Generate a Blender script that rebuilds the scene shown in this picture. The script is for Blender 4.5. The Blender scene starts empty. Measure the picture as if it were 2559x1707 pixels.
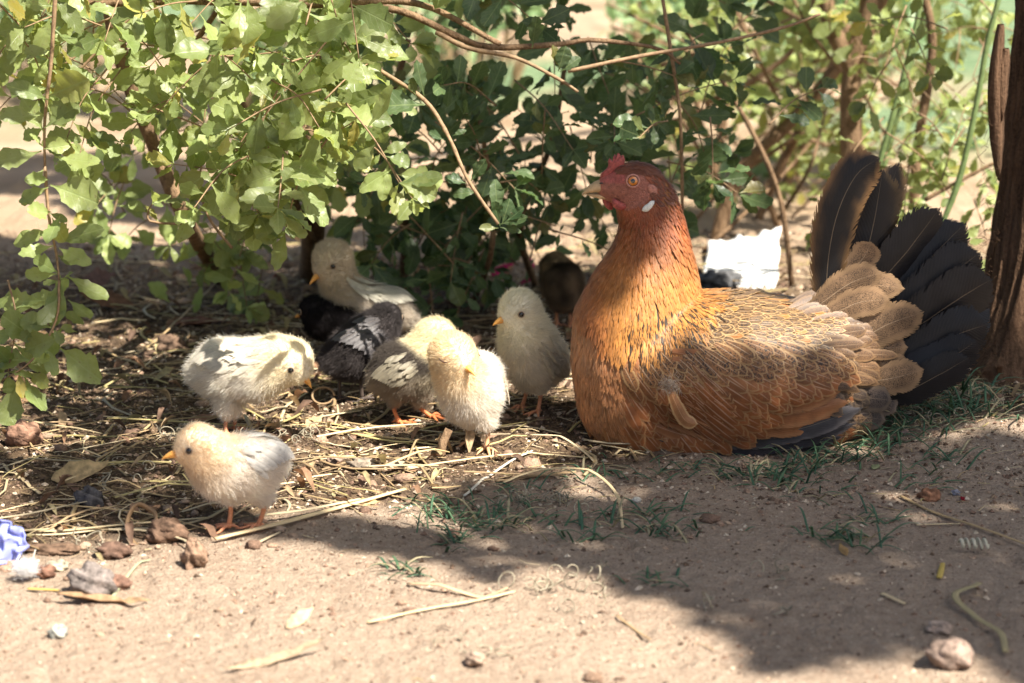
import bpy, bmesh, math, random
import numpy as np
from mathutils import Vector, Matrix, Quaternion
from mathutils.bvhtree import BVHTree
rad = math.radians
random.seed(7); rng = np.random.default_rng(7)
scene = bpy.context.scene; COL = scene.collection

# ---------------------------------------------------------------- camera
CAM = Vector((0.0, -2.40, 0.66)); PITCH = rad(13.0); LENS = 85.0
FPX = LENS / 36.0 * 2559.0
cd = bpy.data.cameras.new('camera'); cam = bpy.data.objects.new('camera', cd); COL.objects.link(cam)
cam.location = CAM; cam.rotation_euler = (math.pi / 2 - PITCH, 0, 0)
cd.lens = LENS; cd.sensor_width = 36; cd.clip_start = 0.05; cd.clip_end = 400
cd.dof.use_dof = True; cd.dof.focus_distance = 2.40; cd.dof.aperture_fstop = 6.3; cd.dof.aperture_blades = 7
scene.camera = cam
# ---------------------------------------------------------------- light
SUN_AZ = rad(50); SUN_EL = rad(55)          # azimuth measured from the camera side (-Y) towards +X
S = Vector((math.sin(SUN_AZ) * math.cos(SUN_EL), -math.cos(SUN_AZ) * math.cos(SUN_EL), math.sin(SUN_EL)))
w = bpy.data.worlds.new('World'); scene.world = w; w.use_nodes = True
wn = w.node_tree; wn.nodes.clear()
sky = wn.nodes.new('ShaderNodeTexSky'); sky.sky_type = 'NISHITA'; sky.sun_disc = False
sky.sun_elevation = SUN_EL; sky.sun_rotation = math.pi - SUN_AZ; sky.air_density = 1.0; sky.dust_density = 3.0
bg = wn.nodes.new('ShaderNodeBackground'); bg.inputs['Strength'].default_value = 0.05
wo = wn.nodes.new('ShaderNodeOutputWorld')
wn.links.new(sky.outputs[0], bg.inputs[0]); wn.links.new(bg.outputs[0], wo.inputs[0])
sl = bpy.data.lights.new('sun', 'SUN'); sl.energy = 5.0; sl.angle = rad(0.53); sl.color = (1.0, 0.93, 0.82)
so = bpy.data.objects.new('sun', sl); COL.objects.link(so); so.location = (2, -2, 4)
so.rotation_euler = S.to_track_quat('Z', 'Y').to_euler()
scene.view_settings.view_transform = 'Standard'; scene.view_settings.look = 'None'
scene.view_settings.gamma = 1.0; scene.view_settings.use_curve_mapping = False
scene.view_settings.exposure = 1.45
scene.render.engine = 'CYCLES'
cy = scene.cycles
cy.max_bounces = 7; cy.diffuse_bounces = 4; cy.glossy_bounces = 2; cy.transmission_bounces = 4; cy.transparent_max_bounces = 10
cy.use_denoising = True; cy.caustics_reflective = False; cy.caustics_refractive = False
cy.sample_clamp_indirect = 6.0

# ---------------------------------------------------------------- helpers
_f = Vector((0, math.cos(PITCH), -math.sin(PITCH))); _u = Vector((0, math.sin(PITCH), math.cos(PITCH)))
def ray(px, py):
    return _f + Vector((1, 0, 0)) * ((px - 1279.5) / FPX) + _u * (-(py - 853.5) / FPX)
def P(px, py, Y):
    d = ray(px, py); return CAM + d * ((Y - CAM.y) / d.y)
def proj(p):
    d = Vector(p) - CAM; z = d.dot(_f)
    return 1279.5 + d.x / z * FPX, 853.5 - d.dot(_u) / z * FPX
def sm(a, b, x):
    t = np.clip((x - a) / (b - a), 0, 1); return t * t * (3 - 2 * t)
_perm = rng.permutation(1024); _grad = rng.normal(size=(1024, 2)); _grad /= np.linalg.norm(_grad, axis=1)[:, None]
def perlin(x, y):
    x = np.asarray(x, float); y = np.asarray(y, float)
    xi = np.floor(x).astype(int); yi = np.floor(y).astype(int); xf = x - xi; yf = y - yi
    def g(i, j, dx, dy):
        h = _perm[(_perm[(xi + i) & 1023] + (yi + j)) & 1023]
        return _grad[h, 0] * dx + _grad[h, 1] * dy
    u = xf * xf * xf * (xf * (xf * 6 - 15) + 10); v = yf * yf * yf * (yf * (yf * 6 - 15) + 10)
    a = g(0, 0, xf, yf); b = g(1, 0, xf - 1, yf); c = g(0, 1, xf, yf - 1); d = g(1, 1, xf - 1, yf - 1)
    return (a + (b - a) * u) * (1 - v) + (c + (d - c) * u) * v
def fbm(x, y, o=3):
    s = 0; a = 1.0; k = 1.0
    for i in range(o):
        s = s + a * perlin(x * k + 17.3 * i, y * k - 9.1 * i); a *= 0.5; k *= 2.03
    return s
def litter_mask(x, y):
    """1 where straw and mulch lie under the bush, 0 on the bare dusty yard"""
    xb = np.array([-3, -0.75, -0.50, -0.27, -0.10, 0.08, 0.2, 0.35, 0.55, 3.0])
    yb = np.array([-0.62, -0.58, -0.44, -0.31, -0.20, -0.11, -0.02, 0.03, 0.02, 0.0])
    e = np.interp(x, xb, yb) + 0.05 * perlin(np.asarray(x) * 9, np.asarray(y) * 9)
    return sm(-0.04, 0.05, y - e)
def H(x, y):
    x = np.asarray(x, float); y = np.asarray(y, float)
    m = litter_mask(x, y); near = 1 - sm(1.8, 3.5, np.hypot(x, y))
    z = 0.010 * perlin(x * 2.6, y * 2.6) + 0.005 * fbm(x * 9, y * 9, 2) * (0.45 + m)
    z = z + near * (0.0032 * fbm(x * 38, y * 38, 2) * (0.5 + 1.0 * m)) - near * .004 * sm(.28, .5, perlin(x * 24 + 7, y * 24)) * (1 - m)
    z = z + near * 0.0024 * fbm(x * 120, y * 120, 2) * (0.65 + m)
    z = z + 0.02 * np.exp(-(((x - 0.52) / 0.16) ** 2 + ((y - 0.03) / 0.14) ** 2))
    z = z - 0.004 * np.exp(-(((x - 0.22) / 0.2) ** 2 + ((y - 0.0) / 0.12) ** 2))
    return z
def hz(x, y): return float(H(x, y))
def G(px, py, dz=0.0):
    d = ray(px, py); t = -CAM.z / d.z
    for _ in range(6):
        p = CAM + d * t; t = (hz(p.x, p.y) - CAM.z) / d.z
    p = CAM + d * t; return Vector((p.x, p.y, p.z + dz))
def tag(o, label=None, cat=None, group=None, kind=None):
    if label: o['label'] = label
    if cat: o['category'] = cat
    if group: o['group'] = group
    if kind: o['kind'] = kind
    return o
def empty(name, loc, label=None, cat=None, group=None):
    o = bpy.data.objects.new(name, None); COL.objects.link(o); o.location = loc; o.empty_display_size = 0.05
    return tag(o, label, cat, group)
def link(name, me, mat=None, parent=None):
    o = bpy.data.objects.new(name, me); COL.objects.link(o)
    if mat and len(me.materials) == 0: me.materials.append(mat)
    if parent:
        o.parent = parent; o.matrix_parent_inverse = Matrix.Translation(-parent.location)
    return o
class Acc:
    """collects vertices and faces and links them as one mesh"""
    def __init__(s): s.v = []; s.li = []; s.lt = []; s.uv = []; s.c = []; s.p = []; s.n = 0
    def add(s, v, f, uv=None, c=(1, 1, 1), p=(0, 0, 0)):
        v = np.asarray(v, float); n = len(v)
        s.v.append(v)
        f = np.asarray(f, int); s.li.append((f + s.n).ravel()); s.lt.append(np.full(len(f), f.shape[1]))
        s.uv.append(np.zeros((n, 2)) if uv is None else np.asarray(uv, float))
        c = np.asarray(c, float); p = np.asarray(p, float)
        s.c.append(np.broadcast_to(c, (n, 3)) if c.ndim == 1 else c)
        s.p.append(np.broadcast_to(p, (n, 3)) if p.ndim == 1 else p)
        s.n += n
    def mesh(s, name, smooth=True):
        me = bpy.data.meshes.new(name)
        V = np.concatenate(s.v); LI = np.concatenate(s.li); LT = np.concatenate(s.lt)
        me.vertices.add(len(V)); me.vertices.foreach_set('co', V.ravel())
        me.loops.add(len(LI)); me.loops.foreach_set('vertex_index', LI)
        me.polygons.add(len(LT)); st = np.concatenate([[0], np.cumsum(LT)[:-1]])
        me.polygons.foreach_set('loop_start', st); me.polygons.foreach_set('loop_total', LT)
        UV = np.concatenate(s.uv); ul = me.uv_layers.new(name='UVMap'); ul.data.foreach_set('uv', UV[LI].ravel())
        for nm, arr in (('Col', s.c), ('Par', s.p)):
            a = me.attributes.new(nm, 'FLOAT_COLOR', 'POINT'); A = np.concatenate(arr)
            a.data.foreach_set('color', np.hstack([A, np.ones((len(A), 1))]).ravel())
        me.update(calc_edges=True); me.validate()
        me.polygons.foreach_set('use_smooth', np.full(len(me.polygons), smooth))
        return me
    def build(s, name, mat, parent=None, smooth=True):
        return link(name, s.mesh(name, smooth), mat, parent)
def catmull(pts, n):
    pts = [Vector(p) for p in pts]
    if len(pts) == 2: return [pts[0].lerp(pts[1], i / n) for i in range(n + 1)]
    q = [pts[0] * 2 - pts[1]] + pts + [pts[-1] * 2 - pts[-2]]; out = []
    for k in range(n + 1):
        t = k / n * (len(pts) - 1); i = min(int(t), len(pts) - 2); t -= i
        a, b, c, d = q[i:i + 4]
        out.append(0.5 * ((2 * b) + (c - a) * t + (2 * a - 5 * b + 4 * c - d) * t * t + (3 * b - a - 3 * c + d) * t ** 3))
    return out
def tube(acc, pts, r, sides=6, c=(1, 1, 1), p=(0, 0, 0), flat=1.0, cap=True, up=Vector((0, 0, 1))):
    """r: radius or list of radii (interpolated); flat squashes the section"""
    n = len(pts); r = np.interp(np.linspace(0, 1, n), np.linspace(0, 1, len(r)), r) if hasattr(r, '__len__') else np.full(n, r)
    V = []; UV = []
    L = 0.0; side = None
    for i, q in enumerate(pts):
        t = (pts[min(i + 1, n - 1)] - pts[max(i - 1, 0)]).normalized()
        if side is None:
            side = t.cross(up)
            if side.length < 1e-3: side = t.cross(Vector((0, 1, 0.1)))
        side = (side - t * side.dot(t)).normalized(); nn = side.cross(t)
        if i: L += (q - pts[i - 1]).length
        for k in range(sides):
            a = 2 * math.pi * k / sides
            V.append(q + side * (math.cos(a) * r[i]) + nn * (math.sin(a) * r[i] * flat)); UV.append((k / sides, L))
    F = [(i * sides + k, i * sides + (k + 1) % sides, (i + 1) * sides + (k + 1) % sides, (i + 1) * sides + k) for i in range(n - 1) for k in range(sides)]
    if cap:
        V += [pts[0], pts[-1]]; UV += [(0, 0), (0, L)]; a, b = n * sides, n * sides + 1; e = (n - 1) * sides
        F4 = F; acc.add(V, F4, UV, c, p); base = acc.n - len(V)
        T = [(a, (k + 1) % sides, k) for k in range(sides)] + [(b, e + k, e + (k + 1) % sides) for k in range(sides)]
        acc.li.append((np.array(T) + base).ravel()); acc.lt.append(np.full(len(T), 3))
    else: acc.add(V, F, UV, c, p)
def ball(acc, c0, r, seg=12, rings=8, c=(1, 1, 1), rot=None, noise=0.0, seed=0):
    r = (r, r, r) if not hasattr(r, '__len__') else r; V = []
    for i in range(rings + 1):
        th = math.pi * i / rings
        for k in range(seg):
            ph = 2 * math.pi * k / seg
            v = Vector((math.sin(th) * math.cos(ph), math.sin(th) * math.sin(ph), math.cos(th)))
            m = 1.0
            if noise: m += noise * float(fbm(v.x * 1.7 + seed + v.z * 1.3, v.y * 1.7 - seed * 2 + v.z, 3))
            v = Vector((v.x * r[0] * m, v.y * r[1] * m, v.z * r[2] * m))
            if rot: v = rot @ v
            V.append(v + Vector(c0))
    F = [(i * seg + k, (i + 1) * seg + k, (i + 1) * seg + (k + 1) % seg, i * seg + (k + 1) % seg) for i in range(rings) for k in range(seg)]
    acc.add(V, F, None, c)

# ---------------------------------------------------------------- materials
class M:
    def __init__(s, name):
        s.m = bpy.data.materials.new(name); s.m.use_nodes = True; s.t = s.m.node_tree; s.t.nodes.clear()
        s.out = s.t.nodes.new('ShaderNodeOutputMaterial')
    def n(s, typ, **kw):
        nd = s.t.nodes.new('ShaderNode' + typ); ins = kw.pop('ins', {})
        for k, v in kw.items(): setattr(nd, k, v)
        for k, v in ins.items(): s.set(nd, k, v)
        return nd
    def set(s, nd, k, v):
        sock = nd.inputs[k]
        if isinstance(v, bpy.types.NodeSocket): s.t.links.new(v, sock)
        elif isinstance(v, bpy.types.Node): s.t.links.new(v.outputs[0], sock)
        elif hasattr(v, '__len__') and len(v) == 3 and sock.type == 'RGBA': sock.default_value = (*v, 1)
        else: sock.default_value = v
    def math(s, op, a, b=0.0, c=None, clamp=False):
        nd = s.n('Math', operation=op, use_clamp=clamp); s.set(nd, 0, a); s.set(nd, 1, b)
        if c is not None: s.set(nd, 2, c)
        return nd.outputs[0]
    def mix(s, f, a, b, blend='MIX'):
        nd = s.n('Mix', data_type='RGBA', blend_type=blend); s.set(nd, 0, f); s.set(nd, 6, a); s.set(nd, 7, b); return nd.outputs[2]
    def ramp(s, f, stops):
        nd = s.n('ValToRGB'); s.set(nd, 0, f); e = nd.color_ramp.elements
        while len(e) < len(stops): e.new(0.5)
        for i, (p, c) in enumerate(stops): e[i].position = p; e[i].color = (*c, 1) if hasattr(c, '__len__') else (c, c, c, 1)
        return nd.outputs[0]
    def noise(s, vec, scale, detail=3.0, rough=0.55, dim='3D'):
        nd = s.n('TexNoise', noise_dimensions=dim, ins={'Scale': scale, 'Detail': detail, 'Roughness': rough})
        if vec is not None: s.set(nd, 'Vector', vec)
        return nd.outputs[0]
    def mapr(s, v, a, b, c=0.0, d=1.0):
        nd = s.n('MapRange', ins={'Value': v, 'From Min': a, 'From Max': b, 'To Min': c, 'To Max': d}); return nd.outputs[0]
    def bsdf(s, col, rough=0.6, spec=0.3, bump=None, bstr=0.5, bdist=0.001, **kw):
        b = s.n('BsdfPrincipled', ins={'Base Color': col, 'Roughness': rough, 'Specular IOR Level': spec})
        for k, v in kw.items(): s.set(b, k, v)
        if bump is not None:
            bn = s.n('Bump', ins={'Height': bump, 'Strength': bstr, 'Distance': bdist}); s.set(b, 'Normal', bn)
        return b
    def done(s, sh): s.t.links.new(sh.outputs[0] if isinstance(sh, bpy.types.Node) else sh, s.out.inputs[0]); return s.m
    def obj(s): return s.n('TexCoord').outputs['Object']
    def pos(s): return s.n('NewGeometry').outputs['Position']
    def attr(s, name): return s.n('Attribute', attribute_name=name)
    def hsv(s, col, h=0.5, sa=1.0, v=1.0): return s.n('HueSaturation', ins={'Hue': h, 'Saturation': sa, 'Value': v, 'Color': col}).outputs[0]

# ground
m = M('soil'); pos = m.pos(); la = m.attr('Par')  # Par.r = litter mask, Par.g = far green
big = m.noise(pos, 6, 4); fine = m.noise(pos, 90, 4, 0.65); vf = m.noise(pos, 420, 3, 0.7)
bare = m.ramp(big, [(0.3, (0.275, 0.20, 0.145)), (0.7, (0.38, 0.29, 0.215))])
bare = m.mix(m.mapr(fine, 0.35, 0.75), bare, (0.44, 0.345, 0.26)); bare = m.mix(m.mapr(vf, 0.54, 0.66, 0, 0.8), bare, (0.17, 0.115, 0.08))
bare = m.mix(m.mapr(m.noise(pos, 300, 2, 0.8), 0.62, 0.70, 0, 0.8), bare, (0.66, 0.55, 0.44))
mul = m.ramp(fine, [(0.3, (0.035, 0.024, 0.017)), (0.5, (0.10, 0.066, 0.043)), (0.72, (0.24, 0.165, 0.10))])
mul = m.mix(m.mapr(vf, 0.55, 0.68, 0, 0.6), mul, (0.42, 0.32, 0.2))
sep = m.n('SeparateColor', ins={'Color': la.outputs['Color']})
col = m.mix(sep.outputs[0], bare, mul)
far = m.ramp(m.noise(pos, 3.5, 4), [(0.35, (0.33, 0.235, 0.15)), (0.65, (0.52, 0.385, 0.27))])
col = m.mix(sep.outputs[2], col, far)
gr = m.ramp(m.noise(pos, 22, 3), [(0.3, (0.10, 0.17, 0.085)), (0.7, (0.26, 0.33, 0.19))])
col = m.mix(sep.outputs[1], col, gr)
bh = m.math('ADD', m.math('MULTIPLY', fine, 1.0), m.math('MULTIPLY', vf, 0.6))
MAT_SOIL = m.done(m.bsdf(col, 0.95, 0.1, bh, 1.0, 0.006))

def simple(name, col, rough=0.6, spec=0.3, nscale=None, namp=0.25, **kw):
    m = M(name); c = col
    if nscale:
        n = m.noise(m.obj(), nscale, 4, 0.6)
        c = m.mix(m.mapr(n, 0.3, 0.7), tuple(x * (1 - namp) for x in col), tuple(min(1, x * (1 + namp)) for x in col))
        return m.done(m.bsdf(c, rough, spec, n, 0.5, 0.001, **kw))
    return m.done(m.bsdf(c, rough, spec, **kw))

def leaf_mat(name, a, b, c3, trans, use_attr, tw=0.36):
    """leaf: random tint, veins, blotches, light shining through"""
    m = M(name)
    if use_attr: sp = m.n('SeparateColor', ins={'Color': m.attr('Col').outputs['Color']}); r1, r2 = sp.outputs[0], sp.outputs[1]
    else:
        r1 = m.n('ObjectInfo').outputs['Random']; r2 = m.math('FRACT', m.math('MULTIPLY', r1, 17.31))
    uv = m.n('UVMap').outputs[0]; su = m.n('SeparateXYZ', ins={0: uv})
    au = m.math('ABSOLUTE', su.outputs[0])
    col = m.ramp(r1, [(0.0, a), (0.55, b), (0.92, b), (1.0, c3)])
    pos = m.pos(); bl = m.noise(pos, 130, 4, 0.6)
    col = m.mix(m.mapr(bl, 0.4, 0.75, 0, 0.4), col, m.hsv(col, 0.5, 0.7, 1.5))
    col = m.mix(m.mapr(m.noise(pos, 260, 2), 0.66, 0.72, 0, 0.6), col, (0.13, 0.09, 0.04))
    mid = m.mapr(au, 0.0, 0.07, 1, 0)
    w = m.math('FRACT', m.math('SUBTRACT', m.math('MULTIPLY', su.outputs[1], 7.0), m.math('MULTIPLY', au, 2.2)))
    vein = m.mapr(m.math('ABSOLUTE', m.math('SUBTRACT', w, 0.5)), 0.42, 0.5, 0, 1)
    vv = m.math('MAXIMUM', mid, m.math('MULTIPLY', vein, 0.5))
    col = m.mix(m.math('MULTIPLY', vv, 0.55), col, (0.30, 0.38, 0.16))
    col = m.hsv(col, 0.5, 1.0, m.mapr(r2, 0, 1, 0.65, 1.35))
    h = m.math('ADD', m.math('MULTIPLY', vv, -0.5), m.math('MULTIPLY', bl, 1.0))
    b1 = m.bsdf(col, 0.42, 0.5, h, 0.5, 0.001)
    tc = m.mix(0.5, m.hsv(col, 0.485, 1.15, 2.6), trans)
    tr = m.n('BsdfTranslucent', ins={'Color': tc})
    mx = m.n('MixShader', ins={0: tw, 1: b1, 2: tr})
    return m.done(mx)
LA, LB, LC, LT = (0.13, 0.18, 0.055), (0.23, 0.28, 0.09), (0.36, 0.29, 0.05), (0.54, 0.62, 0.13)  # sunlit leaf set: colours raised, so some sun is in the albedo
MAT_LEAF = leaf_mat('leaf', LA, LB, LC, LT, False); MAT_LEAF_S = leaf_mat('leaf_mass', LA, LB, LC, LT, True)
DA, DB, DC, DT = (0.042, 0.080, 0.034), (0.078, 0.125, 0.046), (0.16, 0.13, 0.03), (0.17, 0.27, 0.07)  # shaded copy of the leaf colours: shade is put into the albedo
MAT_LEAF_D = leaf_mat('shade_toned_leaf', DA, DB, DC, DT, False); MAT_LEAF_DS = leaf_mat('shade_toned_leaf_mass', DA, DB, DC, DT, True)
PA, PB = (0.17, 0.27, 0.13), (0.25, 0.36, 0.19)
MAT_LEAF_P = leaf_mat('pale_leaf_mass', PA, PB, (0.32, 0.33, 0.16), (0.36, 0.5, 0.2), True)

def bark_mat(name, a, b, sc=60, stretch=8):
    m = M(name); mp = m.n('Mapping', ins={'Vector': m.obj(), 'Scale': (1, 1, 1.0 / stretch)})
    n = m.noise(mp, sc, 5, 0.65); f = m.noise(m.obj(), 300, 3)
    col = m.ramp(n, [(0.3, a), (0.68, b)]); col = m.mix(m.mapr(f, 0.4, 0.8, 0, 0.4), col, tuple(min(1, x * 1.7) for x in b))
    return m.done(m.bsdf(col, 0.9, 0.15, m.math('ADD', n, m.math('MULTIPLY', f, 0.2)), 0.9, 0.006))
MAT_BARK = bark_mat('bark', (0.035, 0.02, 0.012), (0.17, 0.10, 0.06), 90, 9)
MAT_STEM = bark_mat('stem_bark', (0.09, 0.055, 0.032), (0.26, 0.17, 0.10), 120, 3)
MAT_TWIG = simple('twig', (0.27, 0.18, 0.105), 0.7, 0.2, 200, 0.35)
MAT_GSTEM = simple('green_stem', (0.15, 0.21, 0.08), 0.5, 0.3, 150, 0.25)

# straw, dead leaf etc.: colour from vertex attribute Col
def col_mat(name, rough=0.7, spec=0.25, nscale=250, amp=0.5, tw=0.0, streak=False, bd=0.0006):
    m = M(name); c = m.attr('Col').outputs['Color']
    if streak:
        uv = m.n('UVMap').outputs[0]; mp = m.n('Mapping', ins={'Vector': uv, 'Scale': (14, 18, 1)}); n = m.noise(mp, 2.0, 4)
    else: n = m.noise(m.pos(), nscale, 4, 0.6)
    c2 = m.hsv(c, 0.5, 1.0, m.mapr(n, 0.3, 0.7, 1 - amp, 1 + amp * 0.7))
    b = m.bsdf(c2, rough, spec, n, 0.6, bd)
    if tw:
        t = m.n('BsdfTranslucent', ins={'Color': m.hsv(c2, 0.5, 1.1, 1.3)}); return m.done(m.n('MixShader', ins={0: tw, 1: b, 2: t}))
    return m.done(b)
MAT_STRAW = col_mat('straw', 0.55, 0.4, amp=0.35, tw=0.15, streak=True)
MAT_CRUMB = col_mat('crumbs', 0.95, 0.1, 500, 0.5)
MAT_DEAD = col_mat('dead_leaf', 0.75, 0.2, 160, 0.4, 0.25)
MAT_GRASS = col_mat('grass_blade', 0.5, 0.35, 200, 0.3, 0.35)
MAT_STONE = col_mat('stone', 0.9, 0.15, 140, 0.7, bd=0.003)
MAT_BIT = col_mat('bit', 0.6, 0.3, 150, 0.2, 0.2)
# ================================================================ SETTING
def axis(lo, hi, fine, step, far, g=1.12):
    a = list(np.arange(lo, hi + 1e-9, step)); s = step
    while a[-1] < far: s *= g; a.append(a[-1] + s)
    s = step
    while a[0] > -far: s *= g; a.insert(0, a[0] - s)
    return np.array(a)
def make_ground():
    xs = axis(-0.80, 0.80, 0, 0.0032, 60); ys = axis(-0.80, 0.62, 0, 0.0036, 60)
    X, Y = np.meshgrid(xs, ys); Z = H(X, Y)
    r = np.hypot(X, Y); Z = Z + sm(4, 40, r) * 0.6 * perlin(X * 0.1, Y * 0.1)
    nx, ny = len(xs), len(ys); idx = np.arange(nx * ny).reshape(ny, nx)
    F = np.stack([idx[:-1, :-1], idx[:-1, 1:], idx[1:, 1:], idx[1:, :-1]], -1).reshape(-1, 4)
    lm = litter_mask(X, Y) * (1 - sm(0.9, 1.7, Y + 0.3 * perlin(X * 3, Y * 3)))
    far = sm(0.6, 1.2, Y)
    green = sm(0.0, 0.2, perlin(X * 1.3 + 3, Y * 0.8 + 1) + 0.45 * sm(0.3, 1.0, X) - 0.05) * sm(1.6, 2.4, Y)
    a = Acc(); a.add(np.stack([X, Y, Z], -1).reshape(-1, 3), F, None, (1, 1, 1), np.stack([lm, green, far], -1).reshape(-1, 3))
    o = a.build('ground', MAT_SOIL); tag(o, kind='structure', label='dusty brown soil with litter under the bush')
make_ground()

# ---------------------------------------------------------------- leaves
def leaf_geo(kind=0, rows=9, seed=0, teeth=True):
    r = np.random.default_rng(seed); V = []; UV = []; F = []
    bend = r.uniform(-0.8, 0.35); fold = r.uniform(0.05, 0.55); tw = r.uniform(-0.6, 0.6); wid = r.uniform(0.21, 0.33)
    for i in range(rows + 1):
        t = i / rows
        if kind == 0: w = wid * (max(0, math.sin(math.pi * min(1, max(0, (t - 0.10) / 0.93)) ** 1.35)) ** 0.8)
        else: w = wid * 0.8 * math.sin(math.pi * min(1, t ** 0.8)) ** 0.9
        w = max(w, 0.018 if t < 0.98 else 0.03)
        for s in (-1, 0, 1):
            ww = w * (1 + (0.065 * (1 if i % 2 else -1) if teeth and t > 0.4 and i < rows else 0)) * (1 + 0.09 * r.normal() * (t > .3))
            x = s * ww; z = fold * abs(x) + bend * t * t * 0.5 + 0.035 * r.normal() * abs(s) * (t > 0.2) + tw * x * t
            V.append((x, t + (0.02 * r.normal() if s else 0), z)); UV.append((s * w / wid, t))
    for i in range(rows):
        a = i * 3; F += [(a, a + 1, a + 4, a + 3), (a + 1, a + 2, a + 5, a + 4)]
    return np.array(V), np.array(F), np.array(UV)
LEAVES = [leaf_geo(0, 12, k) for k in range(12)]
LEAVES_LO = [leaf_geo(0, 4, k + 30, False) for k in range(5)]
_leafme = {}
def leaf_mesh(k, mat):
    if (k, mat.name) not in _leafme:
        a = Acc(); v, f, uv = LEAVES[k]; a.add(v, f, uv); me = a.mesh('leaf'); me.materials.append(mat); _leafme[(k, mat.name)] = me
    return _leafme[(k, mat.name)]
def frame(pos, d, n, s):
    y = Vector(d).normalized(); n = Vector(n); z = (n - y * n.dot(y))
    if z.length < 1e-3: z = y.orthogonal()
    z.normalize(); x = y.cross(z)
    m = Matrix((x, y, z)).transposed().to_4x4()
    for i in range(3):
        for j in range(3): m[i][j] *= s
    m.translation = pos; return m
def rv(): return Vector(rng.normal(size=3)).normalized()
SUN_GAPS = [(P(1850, 660, .9), .14)]
KO = [(700, 1070, 585, 1010, .45), (1215, 1440, 700, 1100, .5), (400, 800, 800, 1100, .3), (1420, 1800, 350, 760, .22), (1720, 1960, 585, 740, .8), (1335, 1480, 625, 820, .7)]
def hidden(p):
    px, py = proj(p); return any(x0 < px < x1 and y0 < py < y1 and p.y < Y for x0, x1, y0, y1, Y in KO)
class Plant:
    def __init__(s, name, loc, label, cat, group=None, mat=MAT_LEAF, smat=MAT_LEAF_S, limit=300):
        s.root = empty(name, loc, label, cat, group); s.L = []; s.tw = Acc(); s.mat = mat; s.smat = smat; s.limit = limit
    def stem(s, pts, r, name='stem', mat=None, sides=9, n=24, knob=0.06):
        a = Acc(); q = catmull(pts, n); rr = np.interp(np.linspace(0, 1, n + 1), np.linspace(0, 1, len(r)), r) * (1 + knob * rng.normal(size=n + 1))
        tube(a, q, rr, sides); a.build(name, mat or MAT_STEM, s.root)
    def leaf(s, pos, d, n, size): s.L.append((Vector(pos), Vector(d), Vector(n), size, int(rng.integers(12))))
    def sprig(s, pts, r, sp=0.013, size=0.03, face=1.0, tip=4, asobj=False, bare=0.0, droop=0.15):
        n = max(6, int(sum((Vector(b) - Vector(a)).length for a, b in zip(pts, pts[1:])) / 0.008)); q = catmull(pts, n)
        acc = Acc() if asobj else s.tw
        tube(acc, q, [r, r * 0.5], 6 if asobj else 5)
        if asobj: acc.build('twig', MAT_TWIG, s.root)
        L = 0; last = bare; k = 0
        for i in range(1, len(q)):
            L += (q[i] - q[i - 1]).length
            if L - last > sp:
                last = L; k += 1; t = (q[i] - q[i - 1]).normalized(); cdir = (CAM - q[i]).normalized()
                side = t.cross(cdir).normalized() * (1 if k % 2 else -1)
                d = side * 1.0 + t * rng.uniform(0.0, 0.8) + rv() * 0.45 + Vector((0, 0, -droop))
                nn = cdir * face * 0.8 + Vector((0.25, -0.1, 0.75)) + rv() * 0.85
                s.leaf(q[i], d, nn, size * rng.uniform(0.6, 1.2))
                if rng.random() < 0.35: s.leaf(q[i], -d + rv() * .6 + t * .3, nn + rv() * 0.5, size * rng.uniform(0.35, 0.7))
        t = (q[-1] - q[-2]).normalized()
        for k in range(tip):
            s.leaf(q[-1], t * 0.8 + rv() * 0.9, (CAM - q[-1]).normalized() * .6 + Vector((0.2, 0, 0.6)) + rv() * .5, size * rng.uniform(0.5, 1.0))
    def fill(s, box, nt, size=0.030, face=1.0, ln=(0.06, 0.14), sp=0.012, dirn=(0, 0, 0)):
        x0, x1, y0, y1, Y0, Y1 = box
        for _ in range(nt):
            p = P(rng.uniform(x0, x1), rng.uniform(y0, y1), rng.uniform(Y0, Y1)); l = rng.uniform(*ln)
            d = (rv() + Vector((0, -0.25, -0.15)) + Vector(dirn)).normalized(); m = p + d * l * .5 + rv() * l * .1; e = m + (d + Vector((0, 0, -0.3))).normalized() * l * .5
            if hidden(e) or hidden(m) or hidden(p): continue
            s.sprig([p, m, e], 0.0011, sp, size * rng.uniform(0.85, 1.15), face, tip=4)
    def finish(s):
        def ok(l):
            px, py = proj(l[0] + l[1].normalized() * l[3] * .6)
            return not any(x0 < px < x1 and y0 < py < y1 and l[0].y < Y for x0, x1, y0, y1, Y in KO)
        s.L = [l for l in s.L if ok(l)]
        for c, r in SUN_GAPS: s.L = [l for l in s.L if (l[0] - c - S * (l[0] - c).dot(S)).length > r]
        def key(l):
            px, py = proj(l[0]); inside = -60 < px < 2620 and -60 < py < 1760
            return (not inside, (l[0] - CAM).length / l[3])
        s.L = [l for l in s.L if l[0].z + min(0, l[1].normalized().z) * l[3] > hz(l[0].x, l[0].y) + 0.004]
        s.L.sort(key=key)
        for p, d, n, z, k in s.L[:s.limit]:
            o = bpy.data.objects.new('leaf', leaf_mesh(k, s.mat)); COL.objects.link(o); o.parent = s.root
            o.matrix_parent_inverse = Matrix.Translation(-s.root.location); o.matrix_basis = frame(p, d, n, z)
        if len(s.L) > s.limit:
            a = Acc()
            for p, d, n, z, k in s.L[s.limit:]:
                v, f, uv = LEAVES[k]; m = np.array(frame(p, d, n, z)); r = rng.random(2)
                a.add(v @ m[:3, :3].T + m[:3, 3], f, uv, (r[0], r[1], 0))
            tag(a.build('foliage', s.smat, s.root), kind='stuff')
        if s.tw.n: tag(s.tw.build('fine_twigs', MAT_TWIG, s.root), kind='stuff')

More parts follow.
